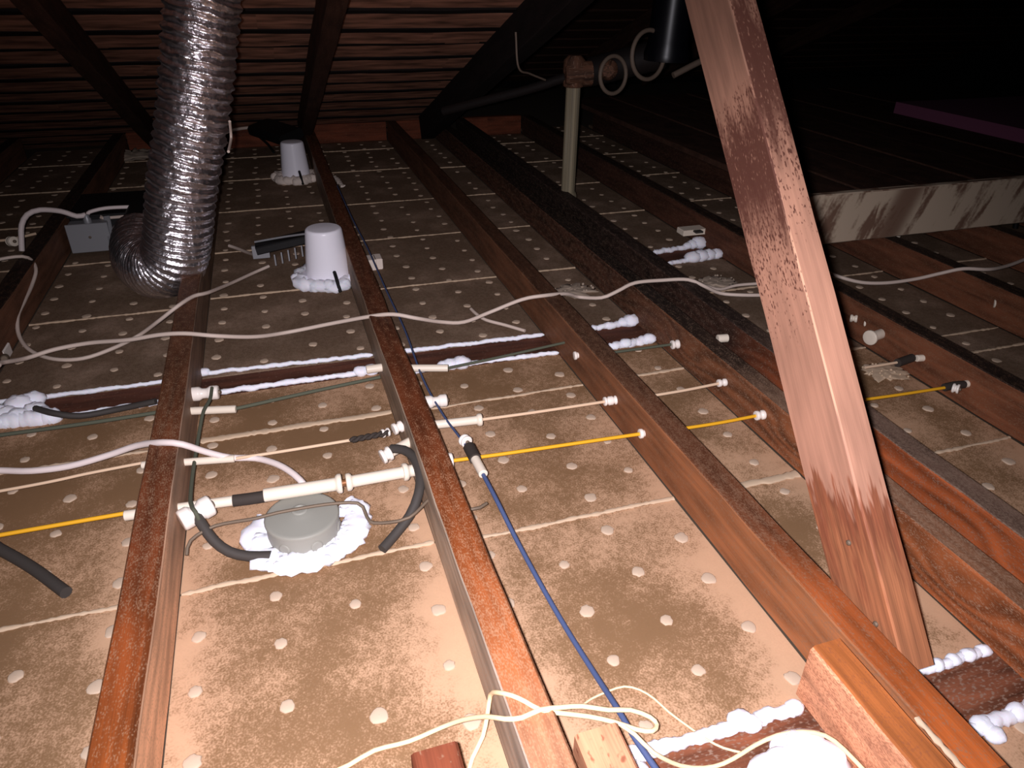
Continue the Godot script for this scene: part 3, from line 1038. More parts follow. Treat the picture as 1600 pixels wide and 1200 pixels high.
# ------------------------------------------------------------------ white covers, round box
func make_covers_and_boxes() -> void:
	var spots := [[Vector3(0.1, 0, -1.935), 0.061, 0.047, 0.148, "nearer white tapered light cover in a foam collar, left of the middle joist"], [Vector3(0.078, 0, -3.06), 0.056, 0.043, 0.148, "farther white tapered light cover in a foam collar, below the middle rafter's foot"]]
	for k in 2:
		var s: Array = spots[k]
		var at: Vector3 = s[0]
		var o := thing("light_cover", s[4], "light cover", at, "white light covers on the lath")
		var a := acc()
		var r0: float = s[1]
		var r1: float = s[2]
		var h: float = s[3]
		lathe(a, at, Vector3.UP, [Vector2(r0 + 0.004, 0.0), Vector2(r0 + 0.004, 0.012), Vector2(r0 + 0.003, 0.014), Vector2(r0, 0.016), Vector2(r1 + 0.002, h - 0.008), Vector2(r1, h - 0.002), Vector2(r1 - 0.003, h), Vector2(r1 - 0.006, h + 0.001), Vector2(0.004, h + 0.002)], 36)
		put("shell", done(a), M.cap, o)
		var f := acc()
		var nz := noise(910 + k, 2)
		var loop := []
		for i in 14:
			var th := TAU * i / 14.0
			var rr := r0 + 0.017 + 0.008 * sin(i * 2.4 + k)
			loop.append(at + Vector3(cos(th) * rr, 0.011, sin(th) * rr))
		sweep(f, smooth_path(loop, 0.008, true), func(s2: float, th2: float, _i: int): return 0.0185 + 0.011 * nz.get_noise_3d(s2 * 60.0, cos(th2) * 1.5, sin(th2) * 1.5), 10, false, Vector2(1.0, 0.9), true)
		for i in 13:
			var th := TAU * i / 13.0 + 0.2
			var rr := r0 + 0.02 + 0.014 * nz.get_noise_1d(i * 3.7)
			lump(f, at + Vector3(cos(th) * rr, 0.012 + 0.008 * nz.get_noise_1d(i * 5.1), sin(th) * rr), Vector3(0.017, 0.016, 0.017), nz, 0.3, 10)
		put("foam_collar", done(f), M.foam if k == 0 else M.old_foam, o)
		put("cable_stub", tube([at + Vector3(0.012, 0.045, r0 + 0.002), at + Vector3(0.014, 0.035, r0 + 0.022), at + Vector3(0.019, 0.004, r0 + 0.045)], 0.0048, 8), M.black, o)  # short black cable end at the front of the cover
	# metal brackets behind the two covers
	var br := thing("mounting_bracket", "dark metal bracket with bright edges reaching left from the nearer white cover", "bracket", Vector3(0.0, 0, -1.99))
	put("tray", timber(Vector3(-0.078, 0.075, -2), Vector3(0.087, 0.1, -1.999), 0.055, 0.022, Vector3.UP), M.housing, br)
	put("rail", tube([Vector3(-0.081, 0.1, -2.012), Vector3(0.008, 0.12, -1.976), Vector3(0.098, 0.145, -1.912)], 0.003, 6), M.steel_box, br)
	put("end_plate", box_mesh(Vector3(-0.086, 0.06, -2.003) + Vector3(-0.006, -0.006, -0.004), Vector3(-0.047, 0.06, -2.013) + Vector3(0, 0.03, 0), 0.001), M.steel_box, br)
	for i in 5:
		var at := Vector3(-0.035, 0.07, -2.012).lerp(Vector3(0.039, 0.09, -2.009), i / 4.0) + Vector3(0, -0.012, 0.03)
		put("tab", box_mesh(at + Vector3(-0.002, -0.02, -0.001), at + Vector3(0.002, 0.012, 0.001), 0.0004), M.steel_box, br)
	var br2 := thing("mounting_bracket", "black metal bracket behind the farther white cover at the middle rafter's foot", "bracket", Vector3(0.0, 0, -3.2))
	put("tray", timber(Vector3(-0.035, 0.1, -3.543), Vector3(0.091, 0.09, -3.339), 0.12, 0.045, Vector3(0, 1, 0.4), false, 3, 0.01), M.black, br2)
	put("rail", tube([Vector3(-0.053, 0.06, -3.67), Vector3(-0.016, 0.05, -3.524), Vector3(0.006, 0.03, -3.44)], 0.006, 6), M.housing, br2)

	# the round grey box in its ring of foam
	var c := Vector3(-0.036, 0, -0.893)
	var bx := thing("ceiling_box", "round grey metal ceiling box with a domed cover, set in a ring of white foam", "box", c)
	var a := acc()
	var oct := 0.0535
	lathe(a, c, Vector3.UP, [Vector2(oct, 0.0), Vector2(oct, 0.036), Vector2(oct, 0.036), Vector2(oct - 0.001, 0.0375), Vector2(oct - 0.006, 0.0375)], 32, 0.006)
	put("body", done(a), M.grey_box, bx)
	var lid := acc()
	lathe(lid, c, Vector3.UP, [Vector2(oct + 0.001, 0.036), Vector2(oct + 0.0015, 0.040), Vector2(oct - 0.001, 0.0415), Vector2(oct - 0.004, 0.042), Vector2(oct - 0.004, 0.042), Vector2(0.022, 0.045), Vector2(0.016, 0.047), Vector2(0.004, 0.048)], 32, 0.004)
	put("cover", done(lid), M.grey_box, bx)
	var st := acc()
	lathe(st, c + Vector3(-0.002, 0.044, -0.004), Vector3.UP, [Vector2(0.0125, 0.0), Vector2(0.0125, 0.004), Vector2(0.0115, 0.0055), Vector2(0.0085, 0.0055), Vector2(0.0085, 0.0055), Vector2(0.0075, 0.003), Vector2(0.001, 0.003)], 24)
	put("stud_clip", done(st), M.grey_box, bx)
	for q in [-0.6, 0.3, 1.3]:
		var kn := acc()
		var dir := Vector3(sin(q), 0, cos(q))
		lathe(kn, c + dir * (oct - 0.001) + Vector3(0, 0.018, 0), dir, [Vector2(0.009, 0.0), Vector2(0.009, 0.0018), Vector2(0.007, 0.002)], 14)
		put("knockout", done(kn), M.grey_box, bx)
	var f := acc()
	var nz := noise(930, 3)
	var loop := []
	for p in [Vector2(-0.088, -0.935), Vector2(-0.104, -0.918), Vector2(-0.108, -0.9), Vector2(-0.098, -0.88), Vector2(-0.1, -0.862), Vector2(-0.082, -0.843), Vector2(-0.055, -0.828), Vector2(-0.018, -0.83), Vector2(0.015, -0.846), Vector2(0.034, -0.868), Vector2(0.044, -0.895), Vector2(0.046, -0.92), Vector2(0.03, -0.94)]:
		loop.append(Vector3(p.x, 0.006, p.y))
	sweep(f, smooth_path(loop, 0.005), func(s2: float, th2: float, _i: int): return 0.0165 + 0.007 * nz.get_noise_3d(s2 * 90.0, cos(th2) * 1.8, sin(th2) * 1.8) + 0.004 * nz.get_noise_1d(s2 * 35.0), 14, true, Vector2(1.3, 0.55))
	for i in 90:
		var e := rng.randi() % 12
		var at := (loop[e] as Vector3).lerp(loop[e + 1], rng.randf()).lerp(Vector3(c.x, 0.006, c.z), rng.randf_range(-0.2, 0.28))
		lump(f, at + Vector3(0, rng.randf_range(-0.002, 0.004), 0), Vector3.ONE * rng.randf_range(0.004, 0.011) * Vector3(1, 0.7, 1), nz, 0.3, 9)
	put("foam_ring", done(f), M.foam, bx)


# ------------------------------------------------------------------ knob-and-tube wiring
func wire(called: String, pts: Array, r: float, mat: Material, label: String, cat := "wire", sides := 8, group := "") -> MeshInstance3D:
	var o := put(called, tube(pts, r, sides), mat)
	tag(o, label, cat, group)
	return o


func spool(at: Vector3, axis: Vector3, r: float, length: float, label: String, grooves := 1, mat: Material = null) -> void:
	# a porcelain knob: flanges with grooves between them
	var a := acc()
	var pr := [Vector2(r * 0.55, 0.0), Vector2(r * 0.9, 0.0), Vector2(r, length * 0.06)]
	for k in grooves:
		var s := length * (k + 0.5) / grooves
		var g := length * 0.16 / grooves
		pr.append_array([Vector2(r, s - g * 1.3), Vector2(r * 0.9, s - g), Vector2(r * 0.72, s - g * 0.5), Vector2(r * 0.72, s + g * 0.5), Vector2(r * 0.9, s + g), Vector2(r, s + g * 1.3)])
	pr.append_array([Vector2(r, length * 0.94), Vector2(r * 0.9, length), Vector2(r * 0.35, length)])
	lathe(a, at, axis, pr, 20)
	var o := thing("porcelain_insulator", label, "insulator", at)
	put("body", done(a), mat if mat else M.porcelain_bright, o)
	var n := acc()
	lathe(n, at + axis.normalized() * length, axis, [Vector2(r * 0.34, 0.0), Vector2(r * 0.34, 0.0025), Vector2(r * 0.2, 0.0035)], 12)
	put("nail_head", done(n), M.rod, o)


func porcelain_tube(a0: Vector3, a1: Vector3, r: float, label: String, flange_at := -1, mat: Material = null) -> void:
	var a := acc()
	var d := a1 - a0
	var l := d.length()
	var pr := []
	if flange_at == 0:
		pr = [Vector2(r * 0.5, 0.0), Vector2(r * 1.35, 0.0), Vector2(r * 1.5, 0.002), Vector2(r * 1.5, 0.006), Vector2(r * 1.3, 0.009), Vector2(r * 1.02, 0.010), Vector2(r, 0.014), Vector2(r, l - 0.001), Vector2(r * 0.92, l), Vector2(r * 0.45, l)]
	elif flange_at == 1:
		pr = [Vector2(r * 0.45, 0.0), Vector2(r * 0.92, 0.0), Vector2(r, 0.001), Vector2(r, l - 0.014), Vector2(r * 1.02, l - 0.010), Vector2(r * 1.3, l - 0.009), Vector2(r * 1.5, l - 0.006), Vector2(r * 1.5, l - 0.002), Vector2(r * 1.35, l), Vector2(r * 0.5, l)]
	else:
		pr = [Vector2(r * 0.45, 0.0), Vector2(r * 0.92, 0.0), Vector2(r, 0.001), Vector2(r, l - 0.001), Vector2(r * 0.92, l), Vector2(r * 0.45, l)]
	lathe(a, a0, d, pr, 18)
	tag(put("porcelain_tube", done(a), mat if mat else M.porcelain), label, "insulator")


func make_knob_and_tube() -> void:
	# the yellow run, z about -0.94
	wire("yellow_wire", [Vector3(-1.6, 0.05, -0.97), Vector3(-1.0, 0.05, -0.965), Vector3(-0.6, 0.048, -0.962), Vector3(-0.447, 0.05, -0.961), Vector3(-0.255, 0.05, -0.961)], 0.0033, M.yellow, "yellow wire at the left edge, running to the duct-side joist")
	wire("yellow_wire", [Vector3(0.19, 0.05, -0.95), Vector3(0.3, 0.049, -0.944), Vector3(0.42, 0.049, -0.938), Vector3(0.556, 0.05, -0.93)], 0.0033, M.yellow, "longest yellow wire, stretched across the middle bay to a white knob")
	wire("yellow_wire", [Vector3(0.6, 0.05, -0.925), Vector3(0.7, 0.048, -0.924), Vector3(0.795, 0.05, -0.923)], 0.0032, M.yellow, "short yellow wire just left of the leaning brace")
	wire("yellow_wire", [Vector3(0.946, 0.05, -0.917), Vector3(1.08, 0.049, -0.91), Vector3(1.207, 0.05, -0.904)], 0.0031, M.yellow, "yellow wire just right of the leaning brace, ending in black tape")
	porcelain_tube(Vector3(-0.285, 0.05, -0.955), Vector3(-0.131, 0.05, -0.945), 0.0078, "white porcelain tube through the joist left of the round grey box, lowest of three")
	spool(Vector3(-0.205, 0.052, -0.915), Vector3(0.9, 0.12, -0.42), 0.0165, 0.048, "large white porcelain knob on the joist, left of the round grey box", 1)
	wire("taped_splice", [Vector3(-0.133, 0.05, -0.945), Vector3(-0.11, 0.05, -0.943), Vector3(-0.086, 0.05, -0.942)], 0.0095, M.tape, "black taped splice between two white tubes above the round grey box", "splice", 10)
	porcelain_tube(Vector3(-0.088, 0.052, -0.942), Vector3(0.030, 0.052, -0.938), 0.0105, "long white porcelain tube directly above the round grey box", 1)
	porcelain_tube(Vector3(0.036, 0.052, -0.938), Vector3(0.128, 0.052, -0.938), 0.0095, "second long white tube, in line right of the one above the grey box", 0)
	wire("copper_joint", [Vector3(0.028, 0.052, -0.938), Vector3(0.038, 0.052, -0.938)], 0.006, M.copper, "small brown joint between the two long white tubes", "joint")
	porcelain_tube(Vector3(0.126, 0.052, -0.938), Vector3(0.158, 0.051, -0.940), 0.0098, "short white collar tube entering the middle joist, end of the long tubes", 0)
	porcelain_tube(Vector3(0.188, 0.05, -0.951), Vector3(0.212, 0.05, -0.95), 0.0085, "white tube end where the longest yellow wire leaves the middle joist", 1, M.porcelain_bright)
	spool(Vector3(0.545, 0.05, -0.931), Vector3(1, 0, 0.06), 0.0088, 0.018, "white knob at the right end of the longest yellow wire", 1)
	spool(Vector3(0.778, 0.05, -0.923), Vector3(1, 0, 0.06), 0.009, 0.018, "white knob ending the short yellow wire beside the brace", 1)
	wire("taped_splice", [Vector3(1.2, 0.05, -0.905), Vector3(1.225, 0.052, -0.904), Vector3(1.248, 0.05, -0.903)], 0.008, M.tape, "black taped splice at the end of the yellow wire right of the brace", "splice", 10)
	spool(Vector3(1.212, 0.052, -0.897), Vector3(0.5, 0.1, 0.8), 0.0095, 0.012, "white knob on black tape right of the brace, at the yellow wire's end", 1)
	porcelain_tube(Vector3(1.245, 0.05, -0.904), Vector3(1.275, 0.052, -0.9), 0.0075, "white tube entering the black-topped joist beyond the yellow wire's end")

	# the pale dusty run, z about -1.06
	wire("dusty_wire", [Vector3(-1.6, 0.05, -1.065), Vector3(-0.9, 0.05, -1.065), Vector3(-0.475, 0.05, -1.073), Vector3(-0.35, 0.049, -1.085), Vector3(-0.255, 0.05, -1.09)], 0.0026, M.dusty_wire, "pale dusty wire at the left edge, just above the yellow wire")
	porcelain_tube(Vector3(-0.275, 0.05, -1.082), Vector3(-0.132, 0.05, -1.058), 0.0062, "white porcelain tube through the duct-side joist, middle one of three")
	wire("dusty_wire", [Vector3(-0.13, 0.05, -1.058), Vector3(-0.05, 0.049, -1.058), Vector3(0.056, 0.05, -1.057)], 0.0028, M.dusty_wire, "pale dusty wire above the round grey box, ending in a black braid")
	var br := acc()
	for k in 2:
		var pts := []
		for i in 13:
			var s := i / 12.0
			pts.append(Vector3(lerpf(0.056, 0.123, s), 0.05 + 0.003 * sin(s * 18.0 + PI * k), -1.057 - 0.004 * s + 0.003 * cos(s * 18.0 + PI * k)))
		sweep(br, smooth_path(pts, 0.005), 0.0032, 6)
	tag(put("wire_braid", done(br), M.tape), "black twisted braid of wire at the middle joist's left side", "wire")
	spool(Vector3(0.112, 0.048, -1.064), Vector3(1, 0, -0.2), 0.0078, 0.014, "small white knob at the end of the black braid", 1)
	spool(Vector3(0.133, 0.05, -1.068), Vector3(1, 0.1, -0.3), 0.0105, 0.018, "white knob against the middle joist, right of the black braid's end", 1)
	porcelain_tube(Vector3(0.19, 0.05, -1.064), Vector3(0.292, 0.05, -1.055), 0.0078, "white flanged tube leaving the middle joist under the blue cable", 1)
	wire("dusty_wire", [Vector3(0.29, 0.05, -1.055), Vector3(0.4, 0.049, -1.052), Vector3(0.548, 0.05, -1.048)], 0.003, M.dusty_wire, "pale wire crossing the middle bay, just beyond the longest yellow wire")
	spool(Vector3(0.53, 0.05, -1.049), Vector3(1, 0, 0.05), 0.0088, 0.026, "white double knob ending the pale wire on the braced joist", 2)
	wire("dusty_wire", [Vector3(0.6, 0.05, -1.042), Vector3(0.7, 0.049, -1.044), Vector3(0.795, 0.05, -1.048)], 0.003, M.dusty_wire, "short pale wire left of the brace, beyond the short yellow wire")
	spool(Vector3(0.776, 0.05, -1.048), Vector3(1, 0, 0.05), 0.0078, 0.018, "white knob ending the short pale wire left of the brace", 1)
	wire("dusty_wire", [Vector3(1.107, 0.05, -1.018), Vector3(1.152, 0.05, -1.017), Vector3(1.192, 0.05, -1.017)], 0.003, M.dusty_wire, "short pale wire right of the brace, beyond the yellow wire")
	wire("taped_splice", [Vector3(1.187, 0.05, -1.015), Vector3(1.235, 0.05, -1.025)], 0.009, M.tape, "black taped splice on the short pale wire right of the brace", "splice", 10)
	porcelain_tube(Vector3(1.242, 0.05, -1.02), Vector3(1.281, 0.05, -1.014), 0.0075, "white tube in the black-topped joist beyond the short pale wire right of the brace")

	# the dark green run, z about -1.24
	wire("green_wire", [Vector3(-1.6, 0.05, -1.25), Vector3(-0.9, 0.05, -1.25), Vector3(-0.516, 0.05, -1.245), Vector3(-0.38, 0.048, -1.247), Vector3(-0.26, 0.05, -1.247)], 0.0036, M.green_wire, "dark green wire at the left edge, just below the white foam and wall plate")
	porcelain_tube(Vector3(-0.26, 0.05, -1.245), Vector3(-0.131, 0.05, -1.218), 0.0072, "white porcelain tube through the duct-side joist, topmost of three")
	wire("green_wire", [Vector3(-0.131, 0.05, -1.22), Vector3(0.0, 0.048, -1.245), Vector3(0.14, 0.05, -1.262)], 0.0034, M.green_wire, "dark green wire between the duct-side joist and middle joist, below the foam bead")
	spool(Vector3(-0.212, 0.052, -1.293), Vector3(1, 0.0, 0.12), 0.0135, 0.05, "fat white knob on the duct-side joist where the thin green wire hangs", 1)
	porcelain_tube(Vector3(0.118, 0.05, -1.3), Vector3(0.15, 0.05, -1.3), 0.0085, "white tube end on the left of the middle joist, just below the foam bead")
	porcelain_tube(Vector3(0.192, 0.05, -1.285), Vector3(0.278, 0.05, -1.26), 0.0075, "white tube right of the middle joist, just under the foam bead and blue cable")
	spool(Vector3(0.205, 0.05, -1.142), Vector3(1, 0.0, 0.08), 0.012, 0.042, "fat white knob behind the blue cable, right of the middle joist", 1)
	wire("green_wire", [Vector3(0.278, 0.05, -1.26), Vector3(0.4, 0.048, -1.28), Vector3(0.548, 0.05, -1.3)], 0.003, M.green_wire, "thin dark green wire across the middle bay below the foam bead")
	spool(Vector3(0.545, 0.05, -1.237), Vector3(1, 0.05, 0.1), 0.009, 0.016, "white knob on the braced joist at the end of the thin green wire", 1)
	wire("green_wire", [Vector3(0.605, 0.05, -1.228), Vector3(0.694, 0.05, -1.227), Vector3(0.771, 0.05, -1.226)], 0.003, M.green_wire, "short dark green wire beyond the braced joist, beside the foam beads")
	spool(Vector3(0.769, 0.05, -1.224), Vector3(1, 0.05, 0.1), 0.01, 0.017, "white knob on the close joist pair at the end of the short green wire", 1)
	porcelain_tube(Vector3(0.858, 0.07, -1.188), Vector3(0.881, 0.07, -1.185), 0.009, "stub of white tube on the close joist pair, left of the brace")
	wire("green_drop", [Vector3(-0.172, 0.065, -1.284), Vector3(-0.175, 0.062, -1.244), Vector3(-0.184, 0.062, -1.208), Vector3(-0.189, 0.055, -1.17), Vector3(-0.193, 0.05, -1.108), Vector3(-0.194, 0.055, -1.019), Vector3(-0.19, 0.065, -0.939), Vector3(-0.181, 0.07, -0.908), Vector3(-0.179, 0.055, -0.908)], 0.0032, M.green_wire, "thin green wire hanging down beside the duct-side joist past three white tubes")

	# black loom hoses
	wire("loom_hose", [Vector3(-0.183, 0.055, -0.918), Vector3(-0.174, 0.045, -0.901), Vector3(-0.162, 0.03, -0.884), Vector3(-0.143, 0.018, -0.868), Vector3(-0.117, 0.012, -0.857), Vector3(-0.086, 0.012, -0.848)], 0.0078, M.loom, "black loom hose curving from the large white knob into the grey box's foam", "hose", 10)
	wire("loom_hose", [Vector3(0.119, 0.06, -0.997), Vector3(0.136, 0.066, -0.98), Vector3(0.148, 0.066, -0.954), Vector3(0.15, 0.06, -0.913), Vector3(0.14, 0.05, -0.879), Vector3(0.121, 0.03, -0.857), Vector3(0.091, 0.014, -0.835), Vector3(0.071, 0.009, -0.818)], 0.0078, M.loom, "black loom hose hanging in a curve left of the middle joist", "hose", 10)
	wire("loom_hose", [Vector3(-0.6, 0.02, -0.98), Vector3(-0.523, 0.02, -1.031), Vector3(-0.463, 0.012, -0.978), Vector3(-0.411, 0.009, -0.926), Vector3(-0.356, 0.009, -0.86)], 0.0085, M.loom, "black loom hose lying loose at the left edge below the yellow wire", "hose", 10)
	wire("loom_hose", [Vector3(-0.493, 0.03, -1.362), Vector3(-0.455, 0.03, -1.332), Vector3(-0.414, 0.02, -1.327), Vector3(-0.357, 0.015, -1.341), Vector3(-0.281, 0.03, -1.325)], 0.006, M.loom, "black cable on the wall plate at left, coming out of a foam blob", "cable", 8)
	spool(Vector3(0.1, 0.05, -0.991), Vector3(0.9, 0.2, -0.25), 0.0125, 0.018, "white knob holding the top of the hanging loom hose", 1)
	porcelain_tube(Vector3(0.118, 0.055, -0.995), Vector3(0.155, 0.055, -1.016), 0.0085, "white tube entering the middle joist behind the hanging loom hose")
	# the thin rod through the joists
	wire("steel_rod", [Vector3(-0.198, 0.03, -0.864), Vector3(-0.192, 0.04, -0.882), Vector3(-0.159, 0.045, -0.899), Vector3(-0.1, 0.05, -0.893), Vector3(-0.07, 0.053, -0.893), Vector3(0.0, 0.052, -0.893), Vector3(0.047, 0.045, -0.891), Vector3(0.056, 0.035, -0.879), Vector3(0.06, 0.03, -0.862), Vector3(0.077, 0.03, -0.852), Vector3(0.118, 0.04, -0.841), Vector3(0.17, 0.05, -0.87), Vector3(0.209, 0.045, -0.826), Vector3(0.237, 0.045, -0.833)], 0.0026, M.rod, "thin bent grey rod crossing over the round grey box's cover", "rod")
	# the blue cable
	wire("blue_cable", [Vector3(0.198, 0.09, -2.577), Vector3(0.204, 0.085, -2.178), Vector3(0.214, 0.075, -1.939), Vector3(0.22, 0.06, -1.668), Vector3(0.226, 0.05, -1.461), Vector3(0.22, 0.05, -1.236), Vector3(0.226, 0.055, -1.09), Vector3(0.235, 0.06, -1.004), Vector3(0.242, 0.062, -0.95)], 0.0021, M.blue, "upper length of thin blue cable running beside the middle joist to a white knob", "cable")
	wire("blue_cable", [Vector3(0.245, 0.062, -0.894), Vector3(0.25, 0.055, -0.826), Vector3(0.259, 0.035, -0.75), Vector3(0.269, 0.02, -0.662), Vector3(0.277, 0.014, -0.587), Vector3(0.282, 0.02, -0.514), Vector3(0.282, 0.035, -0.455), Vector3(0.283, 0.04, -0.413), Vector3(0.29, 0.04, -0.366)], 0.0036, M.blue, "lower length of blue cable running down the middle bay to the bottom edge", "cable")
	spool(Vector3(0.24, 0.062, -0.986), Vector3(0.3, 0.1, 0.95), 0.0105, 0.012, "white knob at the joint of the blue cable", 1)
	wire("taped_splice", [Vector3(0.243, 0.063, -0.96), Vector3(0.244, 0.063, -0.925)], 0.0105, M.tape, "black tape on the joint of the blue cable, between knob and white sleeve", "splice", 10)
	porcelain_tube(Vector3(0.244, 0.062, -0.932), Vector3(0.246, 0.062, -0.883), 0.0078, "white sleeve on the joint of the blue cable, below the black tape")


# ------------------------------------------------------------------ plastic cables
func make_cables() -> void:
	wire("white_cable", [Vector3(-1.3, 0.1, -1.5), Vector3(-1.0, 0.1, -1.53), Vector3(-0.587, 0.099, -1.423), Vector3(-0.554, 0.09, -1.451), Vector3(-0.535, 0.06, -1.523), Vector3(-0.489, 0.06, -1.55), Vector3(-0.422, 0.065, -1.551), Vector3(-0.34, 0.08, -1.511), Vector3(-0.274, 0.095, -1.485), Vector3(-0.223, 0.099, -1.468), Vector3(-0.162, 0.09, -1.457), Vector3(-0.091, 0.06, -1.496), Vector3(-0.024, 0.04, -1.542), Vector3(0.074, 0.06, -1.518), Vector3(0.155, 0.09, -1.466), Vector3(0.201, 0.099, -1.443), Vector3(0.248, 0.09, -1.429), Vector3(0.31, 0.06, -1.457), Vector3(0.364, 0.05, -1.463), Vector3(0.43, 0.06, -1.477), Vector3(0.503, 0.09, -1.461), Vector3(0.553, 0.099, -1.449), Vector3(0.62, 0.085, -1.475), Vector3(0.666, 0.06, -1.502), Vector3(0.707, 0.07, -1.462), Vector3(0.745, 0.085, -1.456), Vector3(0.792, 0.099, -1.461), Vector3(0.865, 0.099, -1.458), Vector3(0.927, 0.1, -1.442), Vector3(0.965, 0.085, -1.426), Vector3(1.015, 0.06, -1.427), Vector3(1.062, 0.06, -1.401), Vector3(1.124, 0.06, -1.383)], 0.0046, M.cable, "long white cable snaking over all the joists from the left edge to the brace", "cable")
	wire("white_cable", [Vector3(0.988, 0.07, -1.462), Vector3(1.043, 0.05, -1.47), Vector3(1.098, 0.05, -1.481), Vector3(1.162, 0.05, -1.476), Vector3(1.26, 0.05, -1.462)], 0.004, M.cable, "short second white cable beside the long one, just left of the brace", "cable")
	wire("white_cable", [Vector3(1.373, 0.06, -1.479), Vector3(1.381, 0.06, -1.439), Vector3(1.431, 0.05, -1.408), Vector3(1.494, 0.05, -1.386), Vector3(1.567, 0.06, -1.367), Vector3(1.619, 0.08, -1.342), Vector3(1.657, 0.099, -1.314), Vector3(1.718, 0.099, -1.292), Vector3(1.816, 0.09, -1.317), Vector3(1.933, 0.09, -1.349), Vector3(2.105, 0.09, -1.393)], 0.0048, M.cable, "white cable right of the brace, rising to the right edge below the white plank", "cable")
	wire("white_cable", [Vector3(-1.3, 0.1, -2.1), Vector3(-1.0, 0.1, -2.12), Vector3(-0.735, 0.1, -2.035), Vector3(-0.696, 0.1, -2.047), Vector3(-0.663, 0.1, -2.057), Vector3(-0.635, 0.095, -2.054), Vector3(-0.613, 0.08, -2.008), Vector3(-0.615, 0.06, -1.949), Vector3(-0.617, 0.05, -1.871), Vector3(-0.618, 0.04, -1.799), Vector3(-0.606, 0.02, -1.734), Vector3(-0.57, 0.012, -1.664), Vector3(-0.515, 0.009, -1.613), Vector3(-0.456, 0.01, -1.597), Vector3(-0.401, 0.015, -1.618), Vector3(-0.352, 0.02, -1.659), Vector3(-0.291, 0.07, -1.62), Vector3(-0.249, 0.099, -1.617), Vector3(-0.218, 0.099, -1.667), Vector3(-0.19, 0.09, -1.703), Vector3(-0.15, 0.05, -1.851), Vector3(-0.098, 0.03, -1.962), Vector3(-0.055, 0.03, -2.005)], 0.0044, M.cable, "looping white cable from the left edge under the duct's bend to the nearer white cover", "cable")
	wire("white_cable", [Vector3(-1.2, 0.1, -1.15), Vector3(-0.9, 0.1, -1.09), Vector3(-0.66, 0.0985, -1.04), Vector3(-0.61, 0.0985, -1.04), Vector3(-0.52, 0.06, -1.126), Vector3(-0.489, 0.05, -1.132), Vector3(-0.44, 0.05, -1.116), Vector3(-0.385, 0.05, -1.113), Vector3(-0.326, 0.06, -1.112), Vector3(-0.276, 0.08, -1.096), Vector3(-0.231, 0.099, -1.063), Vector3(-0.203, 0.095, -1.055), Vector3(-0.174, 0.07, -1.062), Vector3(-0.139, 0.05, -1.063), Vector3(-0.099, 0.045, -1.056), Vector3(-0.064, 0.05, -1.02), Vector3(-0.04, 0.05, -0.984), Vector3(-0.027, 0.045, -0.959), Vector3(-0.021, 0.03, -0.954)], 0.0055, M.cable_bright, "thick white cable from the left edge over the joist into the round grey box", "cable")
	wire("white_cable", [Vector3(-0.545, 0.115, -2.345), Vector3(-0.568, 0.114, -2.34), Vector3(-0.602, 0.134, -2.33), Vector3(-0.645, 0.15, -2.3), Vector3(-0.674, 0.144, -2.28), Vector3(-0.689, 0.122, -2.26), Vector3(-0.696, 0.093, -2.25), Vector3(-0.703, 0.056, -2.24)], 0.0075, M.cable_bright, "white cable bent in an arch left of the grey junction box", "cable")
	wire("white_cable", [Vector3(-0.54, 0.115, -2.345), Vector3(-0.534, 0.121, -2.35), Vector3(-0.492, 0.126, -2.36), Vector3(-0.425, 0.122, -2.37), Vector3(-0.348, 0.115, -2.38)], 0.0055, M.cable_bright, "white cable from the grey junction box to behind the duct, upper of two", "cable")
	wire("white_cable", [Vector3(-0.51, 0.1, -2.37), Vector3(-0.51, 0.094, -2.372), Vector3(-0.441, 0.094, -2.372), Vector3(-0.353, 0.091, -2.372)], 0.0048, M.cable, "straight white cable to behind the duct, lower of two", "cable")
	wire("white_cable", [Vector3(-0.164, 0.02, -2.24), Vector3(-0.142, 0.02, -2.211), Vector3(-0.108, 0.03, -2.132), Vector3(-0.075, 0.06, -2.01)], 0.005, M.cable, "short white cable end poking into the bracket left of the nearer cover", "cable")
	wire("cable_scrap", [Vector3(0.421, 0.01, -1.614), Vector3(0.426, 0.01, -1.58), Vector3(0.441, 0.008, -1.545), Vector3(0.479, 0.006, -1.508), Vector3(0.514, 0.006, -1.465)], 0.0042, M.cable, "loose scrap of white cable lying in the middle bay below the long cable", "cable")
	wire("far_cable", [Vector3(-0.218, 0.1, -3.488), Vector3(-0.153, 0.1, -3.617), Vector3(-0.056, 0.1, -3.654), Vector3(0.013, 0.1, -3.576)], 0.007, M.cable, "dim white cable at the far eave between duct and black bracket", "cable")
	wire("duct_wire", [Vector3(-0.08, 0.455, -1.775), Vector3(-0.085, 0.413, -1.813), Vector3(-0.09, 0.406, -1.702)], 0.003, M.cable, "thin pale wire hugging the duct's right edge near the eave", "wire")
	wire("hanging_wire", [Vector3(0.688, 0.602, -2.1), Vector3(0.698, 0.512, -2.1), Vector3(0.75, 0.488, -2.15), Vector3(0.817, 0.463, -2.2)], 0.003, M.hub, "dim wire hooked over the black rafter left of the rusty pipe", "wire")
